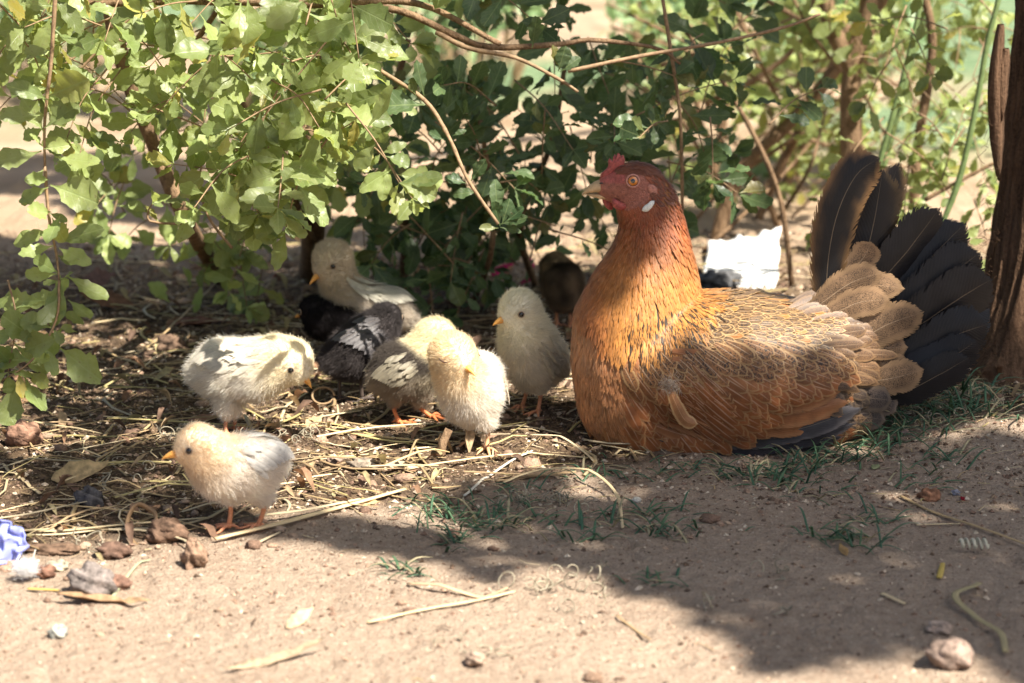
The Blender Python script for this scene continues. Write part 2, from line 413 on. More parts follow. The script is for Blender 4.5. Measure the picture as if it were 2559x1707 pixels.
# hanging sprig at the left edge
pl = Plant('hanging_sprig', P(118, -60, -0.12), 'long leafy twig hanging down at the left edge in front of the leaf litter', 'branch')
Y = -0.12
pl.sprig([P(140, -40, Y), P(128, 150, Y), P(112, 300, Y), P(112, 420, Y)], 0.0024, 0.016, 0.030, 1.3, 0, True)
pl.sprig([P(112, 415, Y), P(122, 540, Y), P(140, 630, Y), P(148, 700, Y - .01)], 0.0019, 0.016, 0.031, 1.3, 3, True)
pl.sprig([P(148, 700, Y - .01), P(140, 800, Y - .02), P(80, 900, Y - .02), P(-10, 960, Y - .02)], 0.0015, 0.0135, 0.036, 1.3, 4, True)
pl.sprig([P(20, 700, Y), P(40, 800, Y - .01), P(20, 930, Y - .02)], 0.0012, 0.014, 0.036, 1.2, 3, True)
for bx, by, tx, ty in [(99, 288, 0, 296), (104, 378, -8, 408), (137, 392, 247, 412), (126, 463, 315, 527), (121, 468, -6, 520), (124, 450, 78, 440), (110, 372, 168, 362), (148, 606, 236, 573), (134, 614, 50, 635), (148, 620, 206, 650), (148, 683, 80, 650),
                       (151, 688, 132, 812), (165, 688, 263, 752), (170, 749, 266, 835), (112, 749, 2, 757), (99, 853, 4, 792), (159, 815, 97, 896), (192, 830, 152, 818), (151, 870, 238, 943), (71, 930, 150, 982), (60, 940, 105, 1032), (44, 957, 14, 1058), (33, 919, -14, 858), (96, 800, 60, 850),
                       (150, 540, 118, 600), (128, 530, 76, 528), (130, 545, 160, 600), (60, 880, 112, 850), (20, 900, -30, 960), (110, 330, 60, 250), (112, 320, 190, 260), (120, 250, 40, 210), (122, 240, 210, 200)]:
    q = P(bx, by, Y - 0.010 + rng.normal() * .006); e = P(tx, ty, Y - .022 + rng.normal() * .012); pl.leaf(q, e - q, (0.15 + rng.normal() * .25, -0.85, 0.45 + rng.normal() * .25), (e - q).length * (1.03 if (e - q).length < .05 else .62))
pl.finish()

# bright bush at the left
b1 = Plant('leafy_bush', G(500, 760), 'bush with broad toothed leaves glowing in sun above the pale chick', 'bush', 'bushes behind the chickens')
b1.stem([G(525, 745) + Vector((0, 0.15, -.01)), P(470, 560, .35), P(400, 400, .32), P(330, 220, .3), P(285, 80, .28), P(270, -60, .26)], [0.010, 0.009, 0.010, 0.008])
b1.stem([P(345, 300, .31), P(420, 200, .3), P(520, 60, .25), P(600, -60, .2)], [0.004, 0.003])
b1.stem([P(170, 12, .18), P(480, 0, .17), P(800, 10, .15), P(1040, 8, .15), P(1250, 110, .12)], [0.005, 0.0052, 0.004, 0.0026])
b1.stem([G(760, 720) + Vector((0, .1, -.01)), P(790, 520, .55), P(830, 350, .5), P(800, 150, .45), P(860, -50, .4)], [0.017, 0.013, 0.010, 0.008])
b1.stem([P(780, 600, .58), P(700, 430, .5), P(600, 250, .45), P(560, 50, .4), P(500, -60, .3)], [0.006, 0.004])
for pts in ([(580, 620), (520, 540), (500, 440), (530, 330)], [(600, 600), (560, 470), (600, 380)], [(270, 95), (420, 120), (560, 140), (700, 130)], [(700, 480), (760, 420), (860, 320), (1000, 270)],
            [(480, 560), (380, 555), (370, 530), (380, 510)], [(270, 100), (150, 220), (40, 270)], [(330, 10), (310, 60), (130, 180)]):
    b1.sprig([P(x, y, 0.16) for x, y in pts], 0.0017, 0.02, 0.027, 1.0, 3, True)
for box, nt, sz in [((-20, 330, -40, 210, -.02, .2), 14, .035), ((360, 960, 60, 340, -.02, .3), 19, .041), ((450, 860, 300, 560, .0, .25), 9, .040), ((200, 1050, -90, 140, -.02, .3), 16, .040), ((300, 1000, 150, 560, .4, .65), 18, .040), ((420, 720, 500, 690, .46, .62), 9, .036), ((-150, 1050, -700, -60, .35, .9), 70, .045), ((150, 1000, -520, -120, -.30, .05), 15, .04), ((480, 700, 540, 620, .2, .4), 3, .036),  # boxes above the view: unseen leaves added to block sky and cast dapples
                    ((620, 900, 160, 400, -.06, .03), 9, .043), ((480, 780, 340, 520, -.06, .03), 7, .040)]:
    b1.fill(box, nt, sz)
b1.finish()

# shaded bush behind the hen's head
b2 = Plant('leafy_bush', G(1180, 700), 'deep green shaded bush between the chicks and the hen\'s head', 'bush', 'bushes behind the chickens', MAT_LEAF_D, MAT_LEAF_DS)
b2.stem([P(880, 10, .2), P(1010, 30, .2), P(1140, 90, .2), P(1230, 118, .2), P(1400, 110, .22), P(1480, 100, .23), P(1640, 120, .25), P(1700, 160, .25)], [0.004, 0.0038, 0.0026, 0.0016], 'branch')
b2.stem([P(1090, 80, .2), P(1170, 120, .19), P(1290, 145, .19), P(1400, 200, .19), P(1445, 230, .19)], [0.003, 0.0016], 'branch', MAT_TWIG)
b2.stem([P(1420, 178, .18), P(1600, 140, .2), P(1800, 105, .22), P(1960, 68, .24), P(2050, 35, .24)], [0.0022, 0.0016], 'branch', MAT_TWIG)
b2.stem([P(1650, -40, .3), P(1680, 150, .3), P(1700, 300, .3), P(1705, 520, .32), P(1700, 660, .35)], [0.0022, 0.0018], 'branch', MAT_TWIG)
b2.stem([P(940, 170, .12), P(1060, 250, .1), P(1120, 340, .08), P(1170, 450, .06), P(1245, 560, .05)], [0.0024, 0.0018], 'branch', MAT_TWIG)
b2.stem([G(1180, 760), P(1225, 640, .5), P(1230, 500, .5), P(1200, 300, .5)], [0.004, 0.003])
b2.stem([G(1340, 720), P(1300, 560, .6), P(1380, 350, .6), P(1420, 100, .6)], [0.005, 0.003])
b2.stem([G(1000, 740) + Vector((0, .1, 0)), P(1010, 560, .6), P(960, 350, .6), P(1020, 100, .55)], [0.007, 0.004])
for px, py, dx, dz, sz in [(1175, 455, .55, .8, .030), (1165, 458, -1, .35, .022), (1195, 480, -1, .0, .026), (1060, 262, -1, .05, .048), (1060, 240, -.2, 1, .038), (1040, 240, -.3, .9, .02),
                           (1250, 560, 1, .25, .03), (1255, 560, .3, 1, .028), (1250, 565, -.3, 1, .028), (1250, 568, .9, -.1, .022), (1245, 570, -.9, .0, .02), (1240, 540, .05, 1, .036), (1262, 555, .8, .6, .026),
                           (1110, 350, -1, .5, .018), (1130, 340, .9, .5, .015), (1400, 175, -.3, 1, .028), (1395, 178, .3, 1, .028), (1400, 180, .8, .7, .025), (1330, 120, .1, .9, .035)]:
    b2.leaf(P(px, py, 0.08 if py > 200 else .16), (dx, -.12, dz), (0.2, -0.75, 0.5), sz)
for box, nt, sz in [((900, 1780, -60, 420, .28, .75), 44, .041), ((960, 1480, 380, 650, .32, .7), 22, .036), ((900, 1900, -700, -60, .4, 1.1), 80, .045), ((1480, 1800, 250, 420, .25, .5), 7, .042), ((860, 1220, 520, 690, .46, .6), 16, .036), ((980, 1320, 480, 710, .52, .75), 11, .036), ((1080, 1240, 560, 680, .3, .5), 5, .03), ((1300, 1440, 560, 660, .3, .5), 4, .024), ((1880, 1960, 260, 400, .3, .4), 1, .04)]:  # the box above the view is unseen foliage added to block skylight
    b2.fill(box, nt, sz, 0.7)
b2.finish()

# blurred shrub behind the tail
b3 = Plant('leafy_bush', G(2120, 690), 'blurred shrub behind the tail with green canes and forked brown stem', 'bush', 'bushes behind the chickens')
g = G(2125, 640)
b3.stem([g + Vector((0, 0, -.02)), P(2128, 420, g.y), P(2130, 170, g.y), P(2165, 60, g.y), P(2180, -60, g.y)], [0.019, 0.016, 0.014, 0.012])
b3.stem([P(2130, 170, g.y), P(2085, 80, g.y), P(2050, -50, g.y)], [0.013, 0.011])
g = G(1780, 600)
b3.stem([g + Vector((0, 0, -.02)), P(1850, 430, g.y), P(1990, 290, g.y), P(2130, 120, g.y), P(2230, -40, g.y)], [0.011, 0.010, 0.009, 0.008])
for pts, Y, r in [([(1980, 720), (1950, 500), (1880, 330), (1790, 180), (1700, 60)], .8, .004), ([(2000, 700), (1900, 470), (1760, 330), (1740, 200)], 1.2, .006), ([(1850, 650), (1960, 400), (2070, 180), (2120, 60)], 1.3, .007),
                  ([(1740, 620), (1800, 350), (1830, 100), (1800, -50)], 1.5, .007), ([(1760, 260), (1900, 190), (2010, 90), (2040, -40)], 1.2, .005), ([(2310, 500), (2440, 430), (2500, 400)], .7, .003), ([(1700, 640), (1900, 560), (2040, 300), (2100, 250)], 1.6, .010),
                  ([(2280, 700), (2290, 400), (2330, 120), (2300, -50)], .9, .008)]:
    q = [P(x, y, Y) for x, y in pts]; b3.stem(q, [r, r * .7], 'branch')
for pts, Y in [([(2160, 560), (2200, 400), (2250, 220), (2290, 60), (2310, -60)], .7), ([(2290, 700), (2390, 470), (2440, 260), (2465, 120), (2500, -20)], .6), ([(2170, 560), (2240, 300), (2290, 100), (2350, -50)], .9), ([(2250, 700), (2330, 430), (2400, 300)], .8)]:
    b3.stem([P(x, y, Y) for x, y in pts], [.004, .0034], 'cane', MAT_GSTEM)
for k in range(46):
    x, y, Y = rng.uniform(1640, 2150), rng.uniform(60, 620), rng.uniform(1.0, 2.0); an = rng.uniform(.3, 1.3) * (1 if rng.random() < .6 else -1); l = rng.uniform(120, 300); dx, dy = math.cos(an) * l, math.sin(an) * l
    b3.stem([P(x - dx, y + dy * .9, Y), P(x + rng.normal() * 20, y, Y), P(x + dx, y - dy, Y + .1)], [rng.uniform(.002, .005), .002], 'branch', sides=6, n=8)
for box, nt, sz in [((2170, 2540, -60, 420, .5, 1.0), 44, .030), ((1740, 2150, -60, 300, .9, 1.6), 34, .036), ((1640, 2150, 250, 560, 1.2, 1.9), 26, .034), ((2200, 2450, 300, 520, .6, 1.0), 16, .030), ((1700, 2500, -80, 200, 1.4, 2.2), 40, .04)]:
    b3.fill(box, nt, sz, 0.8)
b3.finish()

# pale plants and brush far behind
def far_bush(name, box, n, sz, label, group=None):
    x0, x1, y0, y1, Y0, Y1 = box; c = P((x0 + x1) / 2, y1, (Y0 + Y1) / 2); root = empty(name, (c.x, c.y, hz(c.x, c.y)), label, 'bush', group); a = Acc(); st = Acc()
    for _ in range(n // 14):
        p = P(rng.uniform(x0, x1), rng.uniform(y0, y1), rng.uniform(Y0, Y1)); base = Vector((p.x * .8 + c.x * .2, p.y, hz(p.x, p.y)))
        tube(st, catmull([base, base.lerp(p, .5) + rv() * .03, p], 6), [.004, .002], 5)
        for _ in range(14):
            m = np.array(frame(p + rv() * rng.uniform(0, .09), rv(), rv() + Vector((0, -.3, .6)), sz * rng.uniform(.6, 1.3))); v, f, uv = LEAVES_LO[rng.integers(5)]; r = rng.random(2)
            v2 = v @ m[:3, :3].T + m[:3, 3]
            if v2[:, 2].min() > -0.02: a.add(v2, f, uv, (r[0], r[1], 0))
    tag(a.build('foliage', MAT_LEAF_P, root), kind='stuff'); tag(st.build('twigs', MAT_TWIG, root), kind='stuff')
far_bush('low_shrub', (1560, 1800, -60, 260, 2.6, 3.4), 620, .05, 'pale low shrub far behind the long bare twig above the hen\'s head', 'far shrubs')
far_bush('low_shrub', (1950, 2250, -80, 160, 3.0, 4.0), 620, .05, 'pale low shrub glimpsed behind the forked brown stem', 'far shrubs')
far_bush('low_shrub', (2250, 2560, 330, 640, 1.9, 2.5), 420, .035, 'pale green low growth in sun between the tail and the tree trunk', 'far shrubs')
far_bush('low_shrub', (1000, 1350, -80, 120, 2.8, 3.6), 420, .05, 'pale low shrub far behind the top of the shaded bush', 'far shrubs')
far_bush('low_shrub', (1680, 1980, 420, 560, 1.6, 2.2), 260, .035, 'small blurred plant above the white paper', 'far shrubs')

far_bush('low_shrub', (-60, 330, -80, 120, 2.6, 3.4), 420, .05, 'pale low shrub far behind the top left corner', 'far shrubs')
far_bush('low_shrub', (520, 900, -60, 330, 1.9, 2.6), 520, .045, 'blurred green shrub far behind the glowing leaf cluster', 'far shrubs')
# ---------------------------------------------------------------- tree: trunk at the right edge; leaves overhead are unseen, shaped to cast shade
tr = empty('tree', G(2600, 940), 'dark rough-barked trunk cut by the right edge beside the hen\'s tail', 'tree')
tb = Vector(tr.location)
def trunk():
    a = Acc(); sides = 120; lev = 150; V = []; UV = []
    for i in range(lev + 1):
        h = -0.03 + 2.4 * (i / lev) ** 1.6; cx = tb.x + 0.012 + 0.012 * math.sin(h * 5) + h * 0.03; cy = tb.y + .05 + h * 0.04
        flare = 0.03 * math.exp(-max(h, 0) / 0.05)
        for k in range(sides):
            an = 2 * math.pi * k / sides; ca, sa = math.cos(an), math.sin(an)
            rg = float(1) ; r = 0.064 - 0.012 * h + flare * (1 + 0.5 * math.sin(an * 5 + 1))
            V.append((cx, cy, h, r, ca, sa, an))
    V = np.array(V); n1 = perlin(V[:, 6] * 6.5 + .6 * perlin(V[:, 6] * 3, V[:, 2] * 8), V[:, 2] * 3.0); n2 = perlin(V[:, 6] * 17, V[:, 2] * 9 + 4); n3 = perlin(V[:, 6] * 30, V[:, 2] * 60)
    seam = 1 - 2 * np.abs(n1); r = V[:, 3] + 0.013 * seam + 0.006 * n2 + 0.0018 * n3
    W = np.stack([V[:, 0] + r * V[:, 4], V[:, 1] + r * V[:, 5], V[:, 2]], -1)
    F = [(i * sides + k, i * sides + (k + 1) % sides, (i + 1) * sides + (k + 1) % sides, (i + 1) * sides + k) for i in range(lev) for k in range(sides)]
    a.add(W, F); a.build('trunk', MAT_BARK, tr)
trunk()
for pts in ([(2500, 60), (2488, 200), (2490, 330), (2494, 450)], [(2512, 120), (2500, 200), (2500, 300)]):
    a = Acc(); q = catmull([P(x, y, tb.y + .0) for x, y in pts], 20)
    V = []; 
    for i, c in enumerate(q):
        t = i / 20; wdt = 0.009 * math.sin(math.pi * min(1, (t * .93 + .07))) ** .6 * (1 + .12 * float(perlin(t * 9, 3))) + .0006
        V += [c + Vector((-wdt, -.004, 0)), c + Vector((wdt * .2, -.011, 0)), c + Vector((wdt, 0, 0)), c + Vector((0, .004, 0))]
    F = [(i * 4 + k, i * 4 + (k + 1) % 4, (i + 1) * 4 + (k + 1) % 4, (i + 1) * 4 + k) for i in range(20) for k in range(4)]
    a.add(V, F); a.build('bark_strip', MAT_BARK, tr)
a = Acc()
for k in range(60):
    p = P(2470 + rng.uniform(-12, 30), rng.uniform(300, 900), tb.y - .02); d = Vector((-rng.uniform(.3, 1), -.3, rng.uniform(-.8, .8)))
    tube(a, catmull([p, p + d * .006, p + d * .012 + Vector((0, 0, rng.uniform(-.006, .006)))], 4), [.0004, .0002], 3)
tag(a.build('bark_fibres', MAT_BARK, tr), kind='stuff')

# unseen leaf layer added as a gobo, leaves kept only where shade is wanted
def gp(T): T = Vector(T); return (T.x - S.x * T.z / S.z, T.y - S.y * T.z / S.z)
def gg(px, py): p = G(px, py); return (p.x, p.y)
def inpoly(x, y, poly):
    c = np.zeros(len(x), bool); j = len(poly) - 1
    for i in range(len(poly)):
        xi, yi = poly[i]; xj, yj = poly[j]
        c ^= ((yi > y) != (yj > y)) & (x < (xj - xi) * (y - yi) / (yj - yi + 1e-12) + xi); j = i
    return c
SHADE_POLY = [([gg(*q) for q in [(1080, 1260), (1250, 1370), (1480, 1450), (1720, 1520), (1930, 1680), (2230, 1640), (2380, 1600), (2560, 1740), (2900, 1700), (2800, 1180), (2450, 1080), (2100, 1150), (1500, 1190), (1250, 1200)]], 1.0),
              ([gg(*q) for q in [(100, 1130), (560, 1120), (570, 1330), (250, 1340), (60, 1250)]], .7),
              ([gg(*q) for q in [(560, 1308), (900, 1296), (1140, 1340), (1290, 1440), (1120, 1420), (960, 1372), (700, 1348)]], .85),
              ([gg(*q) for q in [(-50, 1430), (420, 1480), (560, 1660), (300, 1720), (-50, 1600)]], .0),
              ([gg(*q) for q in [(-150, 585), (700, 620), (1300, 640), (1250, 760), (1000, 830), (620, 870), (200, 800), (-150, 780)]], .97),
              ([gg(*q) for q in [(750, 1420), (1250, 1500), (1500, 1700), (1300, 1710), (1100, 1560), (760, 1500)]], .0)]
SHADE_DISC = [(G(150, 430), .24, .8), (G(480, 500), .22, .8), (G(420, 240), .35, .6), (G(1900, 430), .22, .55), (P(690, 1130, -.3), .03, .9), (P(1600, 450, .0), .05, 1), (P(1560, 560, -.03), .04, 1), (P(1480, 620, .0), .03, .9), (P(1700, 1010, -.08), .055, .85), (P(1880, 1030, -.08), .06, .85), (P(2060, 1010, -.08), .05, .8), (P(1560, 1080, -.08), .05, .8),
              (P(2110, 480, .03), .045, 1), (P(2300, 600, .03), .06, 1), (P(2400, 750, .03), .05, 1), (P(2330, 960, 0), .06, .9),
              (P(1000, 300, .5), .12, .6), (P(1250, 200, .5), .2, .75), (P(1500, 250, .5), .2, .8), (P(1700, 300, .5), .16, .9), (P(1150, 550, .5), .16, .8), (P(1400, 550, .5), .14, .8),
              (P(1400, 720, .4), .08, 1), (P(1330, 880, .1), .055, .9), (P(850, 760, .4), .07, .8), (P(2560, 300, .1), .12, 1), (P(2560, 700, .1), .14, 1), (P(2000, 200, 1.2), .12, .5), (P(100, 830, -.14), .05, .8), (P(650, 1180, -.3), .035, .6)]
LIT_DISC = [(P(1850, 660, .85), .13), (P(2200, 700, .0), .03), (P(480, 1130, -.3), .035), (P(560, 1210, -.3), .03), (P(700, 870, .04), .055), (P(560, 920, .04), .04), (P(1120, 880, -.05), .045), (P(1210, 1010, -.05), .03), (P(1440, 1265, -.15), .03), (P(1480, 800, -.06), .03),
            (P(1640, 760, -.06), .045), (P(1900, 760, -.02), .06), (P(2020, 800, -.02), .05), (P(2200, 760, -.02), .045), (P(1240, 790, .1), .012), (P(900, 860, .15), .03), (P(850, 250, 0), .09), (P(560, 250, .1), .12), (P(700, 480, .05), .04), (P(60, 400, -.12), .07), (P(150, 560, -.12), .04)]
def shade_density(x, y):
    wx = x + .02 * perlin(x * 12, y * 12); wy = y + .02 * perlin(x * 12 + 40, y * 12)
    d = np.zeros(len(x))
    for poly, w_ in SHADE_POLY: d = np.maximum(d, w_ * inpoly(wx, wy, poly))
    for c, r, w_ in SHADE_DISC:
        cx, cy_ = gp(c); d = np.maximum(d, w_ * (np.hypot(x - cx, y - cy_) < r))
    for c, r in LIT_DISC:
        cx, cy_ = gp(c); d = np.where(np.hypot(x - cx, y - cy_) < r, 0.0, d)
    return d
def gobo_crown():
    N = 42000; x = rng.uniform(-1.1, 1.0, N); y = rng.uniform(-.75, 2.9, N); d = shade_density(x, y); u = rng.random(N)
    ext = (rng.random(N) < 0.18) & (((np.abs(x) > .75) & (y < 1.2)))        # ragged outer crown
    keep = (u < d ** 1.2) | ext; a = Acc(); x, y = x[keep], y[keep]; zz = rng.uniform(1.9, 2.9, len(x)); pts = []
    for i in range(len(x)):
        p = Vector((x[i], y[i], 0)) + S * (zz[i] / S.z); n = S + rv() * .45; dd = rv(); pts.append(p)
        sc = rng.uniform(.045, .065); m = np.array(frame(p, dd, n, sc)); v, f, uv = LEAVES_LO[rng.integers(5)]; r = rng.random(2)
        a.add((v - np.array([0, .5, 0])) @ m[:3, :3].T + m[:3, 3], f, uv, (r[0], r[1], 0))
    M2 = 5000; q = rng.normal(size=(M2, 3)) * np.array([1.2, 1.0, .35]) + np.array([1.9, 1.0, 3.3]) # rest of the crown, off to the side
    for i in range(M2):
        p = Vector(q[i]); g = p - S * (p.z / S.z)
        if -1.1 < g.x < 1.3 and -1.1 < g.y < 3.6: continue
        if p.z < 2.2: continue
        m = np.array(frame(p, rv(), rv() + Vector((0, 0, .7)), .06)); v, f, uv = LEAVES_LO[rng.integers(5)]; r = rng.random(2)
        a.add(v @ m[:3, :3].T + m[:3, 3], f, uv, (r[0], r[1], 0))
    o = a.build('gobo_crown', MAT_LEAF_DS, tr); tag(o, kind='stuff')
    top = Vector((tb.x + .09, tb.y + .14, 2.3))
    for e, r in ((Vector((1.6, -.9, 2.55)), .028), (Vector((1.0, -1.6, 2.7)), .022), (Vector((1.9, -.1, 2.8)), .026), (Vector((2.4, 1.2, 3.3)), .03), (Vector((.9, .2, 2.9)), .02)):
        mid = top.lerp(e, .5) + Vector((.25, .1, .25)); aa = Acc(); tube(aa, catmull([top - Vector((0, 0, .1)), top + Vector((.05, 0, .15)), mid, e], 14), [r * 1.4, r * .4], 8); aa.build('limb', MAT_BARK, tr)
gobo_crown()
# ================================================================ ANIMALS
def blob(chains, voxel, smooth=8, name='body'):
    """one smooth continuous surface grown from chains of (point, (rx, ry, rz))"""
    a = Acc(); 
    for ch, step in chains:
        pts = [Vector(c[0]) for c in ch]; rs = [Vector(c[1]) if hasattr(c[1], '__len__') else Vector((c[1],) * 3) for c in ch]
        if len(pts) == 1: ball(a, pts[0], tuple(rs[0]), 20, 14); continue
        for i in range(len(pts) - 1):
            n = max(1, int((pts[i + 1] - pts[i]).length / step))
            for k in range(n + 1):
                t = k / n; ball(a, pts[i].lerp(pts[i + 1], t), tuple(rs[i].lerp(rs[i + 1], t)), 20, 14)
    me = a.mesh(name); o = bpy.data.objects.new('tmp', me); COL.objects.link(o)
    md = o.modifiers.new('r', 'REMESH'); md.mode = 'VOXEL'; md.voxel_size = voxel; md.use_smooth_shade = True
    sm_ = o.modifiers.new('s', 'SMOOTH'); sm_.factor = 0.5; sm_.iterations = smooth
    dg = bpy.context.evaluated_depsgraph_get(); ev = o.evaluated_get(dg)
    out = bpy.data.meshes.new_from_object(ev); bpy.data.objects.remove(o); bpy.data.meshes.remove(me)
    out.polygons.foreach_set('use_smooth', np.ones(len(out.polygons), bool)); out.materials.clear(); out.name = name
    return out
def mesh_np(me):
    v = np.empty(len(me.vertices) * 3); me.vertices.foreach_get('co', v); v = v.reshape(-1, 3)
    me.calc_loop_triangles(); t = np.empty(len(me.loop_triangles) * 3, int); me.loop_triangles.foreach_get('vertices', t)
    return v, t.reshape(-1, 3)
def set_col(me, c):
    a = me.attributes.new('Col', 'FLOAT_COLOR', 'POINT'); a.data.foreach_set('color', np.hstack([c, np.ones((len(c), 1))]).ravel())
def sample_surface(v, t, n):
    A = v[t[:, 0]]; B = v[t[:, 1]]; C = v[t[:, 2]]; nn = np.cross(B - A, C - A); ar = np.linalg.norm(nn, axis=1)
    i = rng.choice(len(t), n, p=ar / ar.sum()); a, b = rng.random(n), rng.random(n); f = a + b > 1; a[f] = 1 - a[f]; b[f] = 1 - b[f]
    return A[i] + (B[i] - A[i]) * a[:, None] + (C[i] - A[i]) * b[:, None], nn[i] / (ar[i][:, None] + 1e-12)

# materials
def feather_mat(name, sw=1.0, ns=500, tr_=.12, bar=0.10, shc=1.0, fr=26.0, spk=.9):
    """Col = ground colour; Par = (lacing, speckle, dark centre stripe); uv.x -1..1 across, uv.y 0..1 along"""
    m = M(name); c = m.attr('Col').outputs['Color']; pr = m.n('SeparateColor', ins={'Color': m.attr('Par').outputs['Color']})
    uv = m.n('UVMap').outputs[0]; su = m.n('SeparateXYZ', ins={0: uv}); u = m.math('ABSOLUTE', su.outputs[0]); v = su.outputs[1]
    tip = m.mapr(v, 0.80, 1.0, 0, 1); edge = m.math('SQRT', m.math('ADD', m.math('MULTIPLY', u, u), m.math('MULTIPLY', tip, tip)))
    pos = m.pos()
    # barbs: fine slanted lines
    bw = m.math('SINE', m.math('MULTIPLY', m.math('SUBTRACT', v, m.math('MULTIPLY', u, 0.22)), 190.0))
    nz = m.noise(pos, ns, 3, 0.6); nb = m.noise(pos, 60, 3)
    col = m.hsv(c, 0.5, 1.0, m.mapr(nb, 0.3, 0.7, 0.72, 1.25))
    col = m.mix(m.mapr(bw, -1, 1, 0, bar), col, m.hsv(col, 0.5, 1.0, 0.45))
    speck = m.math('MULTIPLY', m.mapr(nz, 0.50, 0.56), m.mapr(edge, 0.68, 0.54))
    col = m.mix(m.math('MULTIPLY', m.math('MULTIPLY', speck, pr.outputs[1]), spk), col, (0.022, 0.016, 0.014))
    lace = m.mapr(edge, 0.62, 0.76)
    col = m.mix(m.math('MULTIPLY', lace, pr.outputs[0]), col, (0.56, 0.38, 0.18))
    st = m.math('MULTIPLY', m.mapr(u, 0.42, 0.24), m.math('MULTIPLY', m.mapr(v, 0.45, 0.62), m.mapr(v, 1.0, 0.93)))
    st = m.math('MULTIPLY', st, m.mapr(nz, 0.35, 0.5))
    col = m.mix(m.math('MULTIPLY', st, pr.outputs[2]), col, (0.012, 0.009, 0.008))
    shaft = m.mapr(u, 0.10 * sw, 0.05 * sw); col = m.mix(m.math('MULTIPLY', shaft, m.mapr(v, 1.0, .6, 0.0, 0.6 * shc)), col, m.mix(0.5, m.hsv(col, 0.5, 0.8, 1.6), (0.75, 0.55, 0.35)))
    b = m.bsdf(col, 0.42, 0.35, bw, 0.2, 0.0002); m.set(b, 'Sheen Weight', 0.15)
    tr = m.n('BsdfTranslucent', ins={'Color': m.hsv(col, 0.5, 1.2, 1.2)})
    mx = m.n('MixShader', ins={0: tr_, 1: b, 2: tr})
    cb = m.n('CombineXYZ', ins={0: m.math('MULTIPLY', m.math('SUBTRACT', v, m.math('MULTIPLY', u, 0.25)), fr), 1: m.math('MULTIPLY', su.outputs[0], 2.0), 2: m.math('MULTIPLY', m.noise(pos, 40, 1), 3.0)})
    fn = m.noise(cb, 1.0, 2, 0.6); cut = m.math('GREATER_THAN', m.math('MAXIMUM', edge, m.mapr(v, .86, 1.0, 0, 1.02)), m.mapr(fn, .30, .60, .80, 1.06))
    return m.done(m.n('MixShader', ins={0: cut, 1: mx, 2: m.n('BsdfTransparent')}))
MAT_FEATHER = feather_mat('feather'); MAT_LONG = feather_mat('long_feather', .30, 1100, .05, .16, 1.0, 60.0, .72); MAT_TAILF = feather_mat('tail_feather', .22, 900, 0.0, .12, .7, 80.0)
def skin_mat():
    m = M('hen_skin'); c = m.attr('Col').outputs['Color']; n = m.n('TexVoronoi', ins={'Vector': m.pos(), 'Scale': 900}).outputs['Distance']; n2 = m.noise(m.pos(), 260, 4)
    col = m.hsv(c, 0.5, 1.0, m.mapr(n2, .3, .7, .7, 1.3))
    return m.done(m.bsdf(col, 0.5, 0.4, m.math('ADD', n, n2), 0.8, 0.0009, **{'Subsurface Weight': 0.1, 'Subsurface Radius': (0.004, 0.0015, 0.001)}))
MAT_SKIN = skin_mat()
MAT_COMB = simple('comb_skin', (0.34, 0.075, 0.065), 0.5, 0.4, 500, 0.35, **{'Subsurface Weight': 0.15, 'Subsurface Radius': (0.004, 0.0015, 0.001)})
MAT_LOBE = simple('earlobe', (0.72, 0.74, 0.70), 0.6, 0.3, 600, 0.2)
MAT_HORN = simple('horn', (0.52, 0.36, 0.20), 0.35, 0.5, 180, 0.25)
MAT_DUNG = simple('dark_claw', (0.05, 0.035, 0.03), 0.4, 0.5)
def eye_mat():
    m = M('hen_eye'); sep = m.n('SeparateXYZ', ins={0: m.n('UVMap').outputs[0]}); r = sep.outputs[1]
    col = m.ramp(r, [(0.0, (0.004, 0.004, 0.005)), (0.19, (0.004, 0.004, 0.005)), (0.21, (0.62, 0.22, 0.02)), (0.42, (0.50, 0.14, 0.012)), (0.48, (0.05, 0.02, 0.01)), (0.6, (0.02, 0.01, 0.01))])
    return m.done(m.bsdf(col, 0.04, 0.8, **{'Coat Weight': 1.0, 'Coat Roughness': 0.02}))
MAT_EYE = eye_mat()
MAT_BEADEYE = simple('bead_eye', (0.008, 0.007, 0.008), 0.06, 0.8)

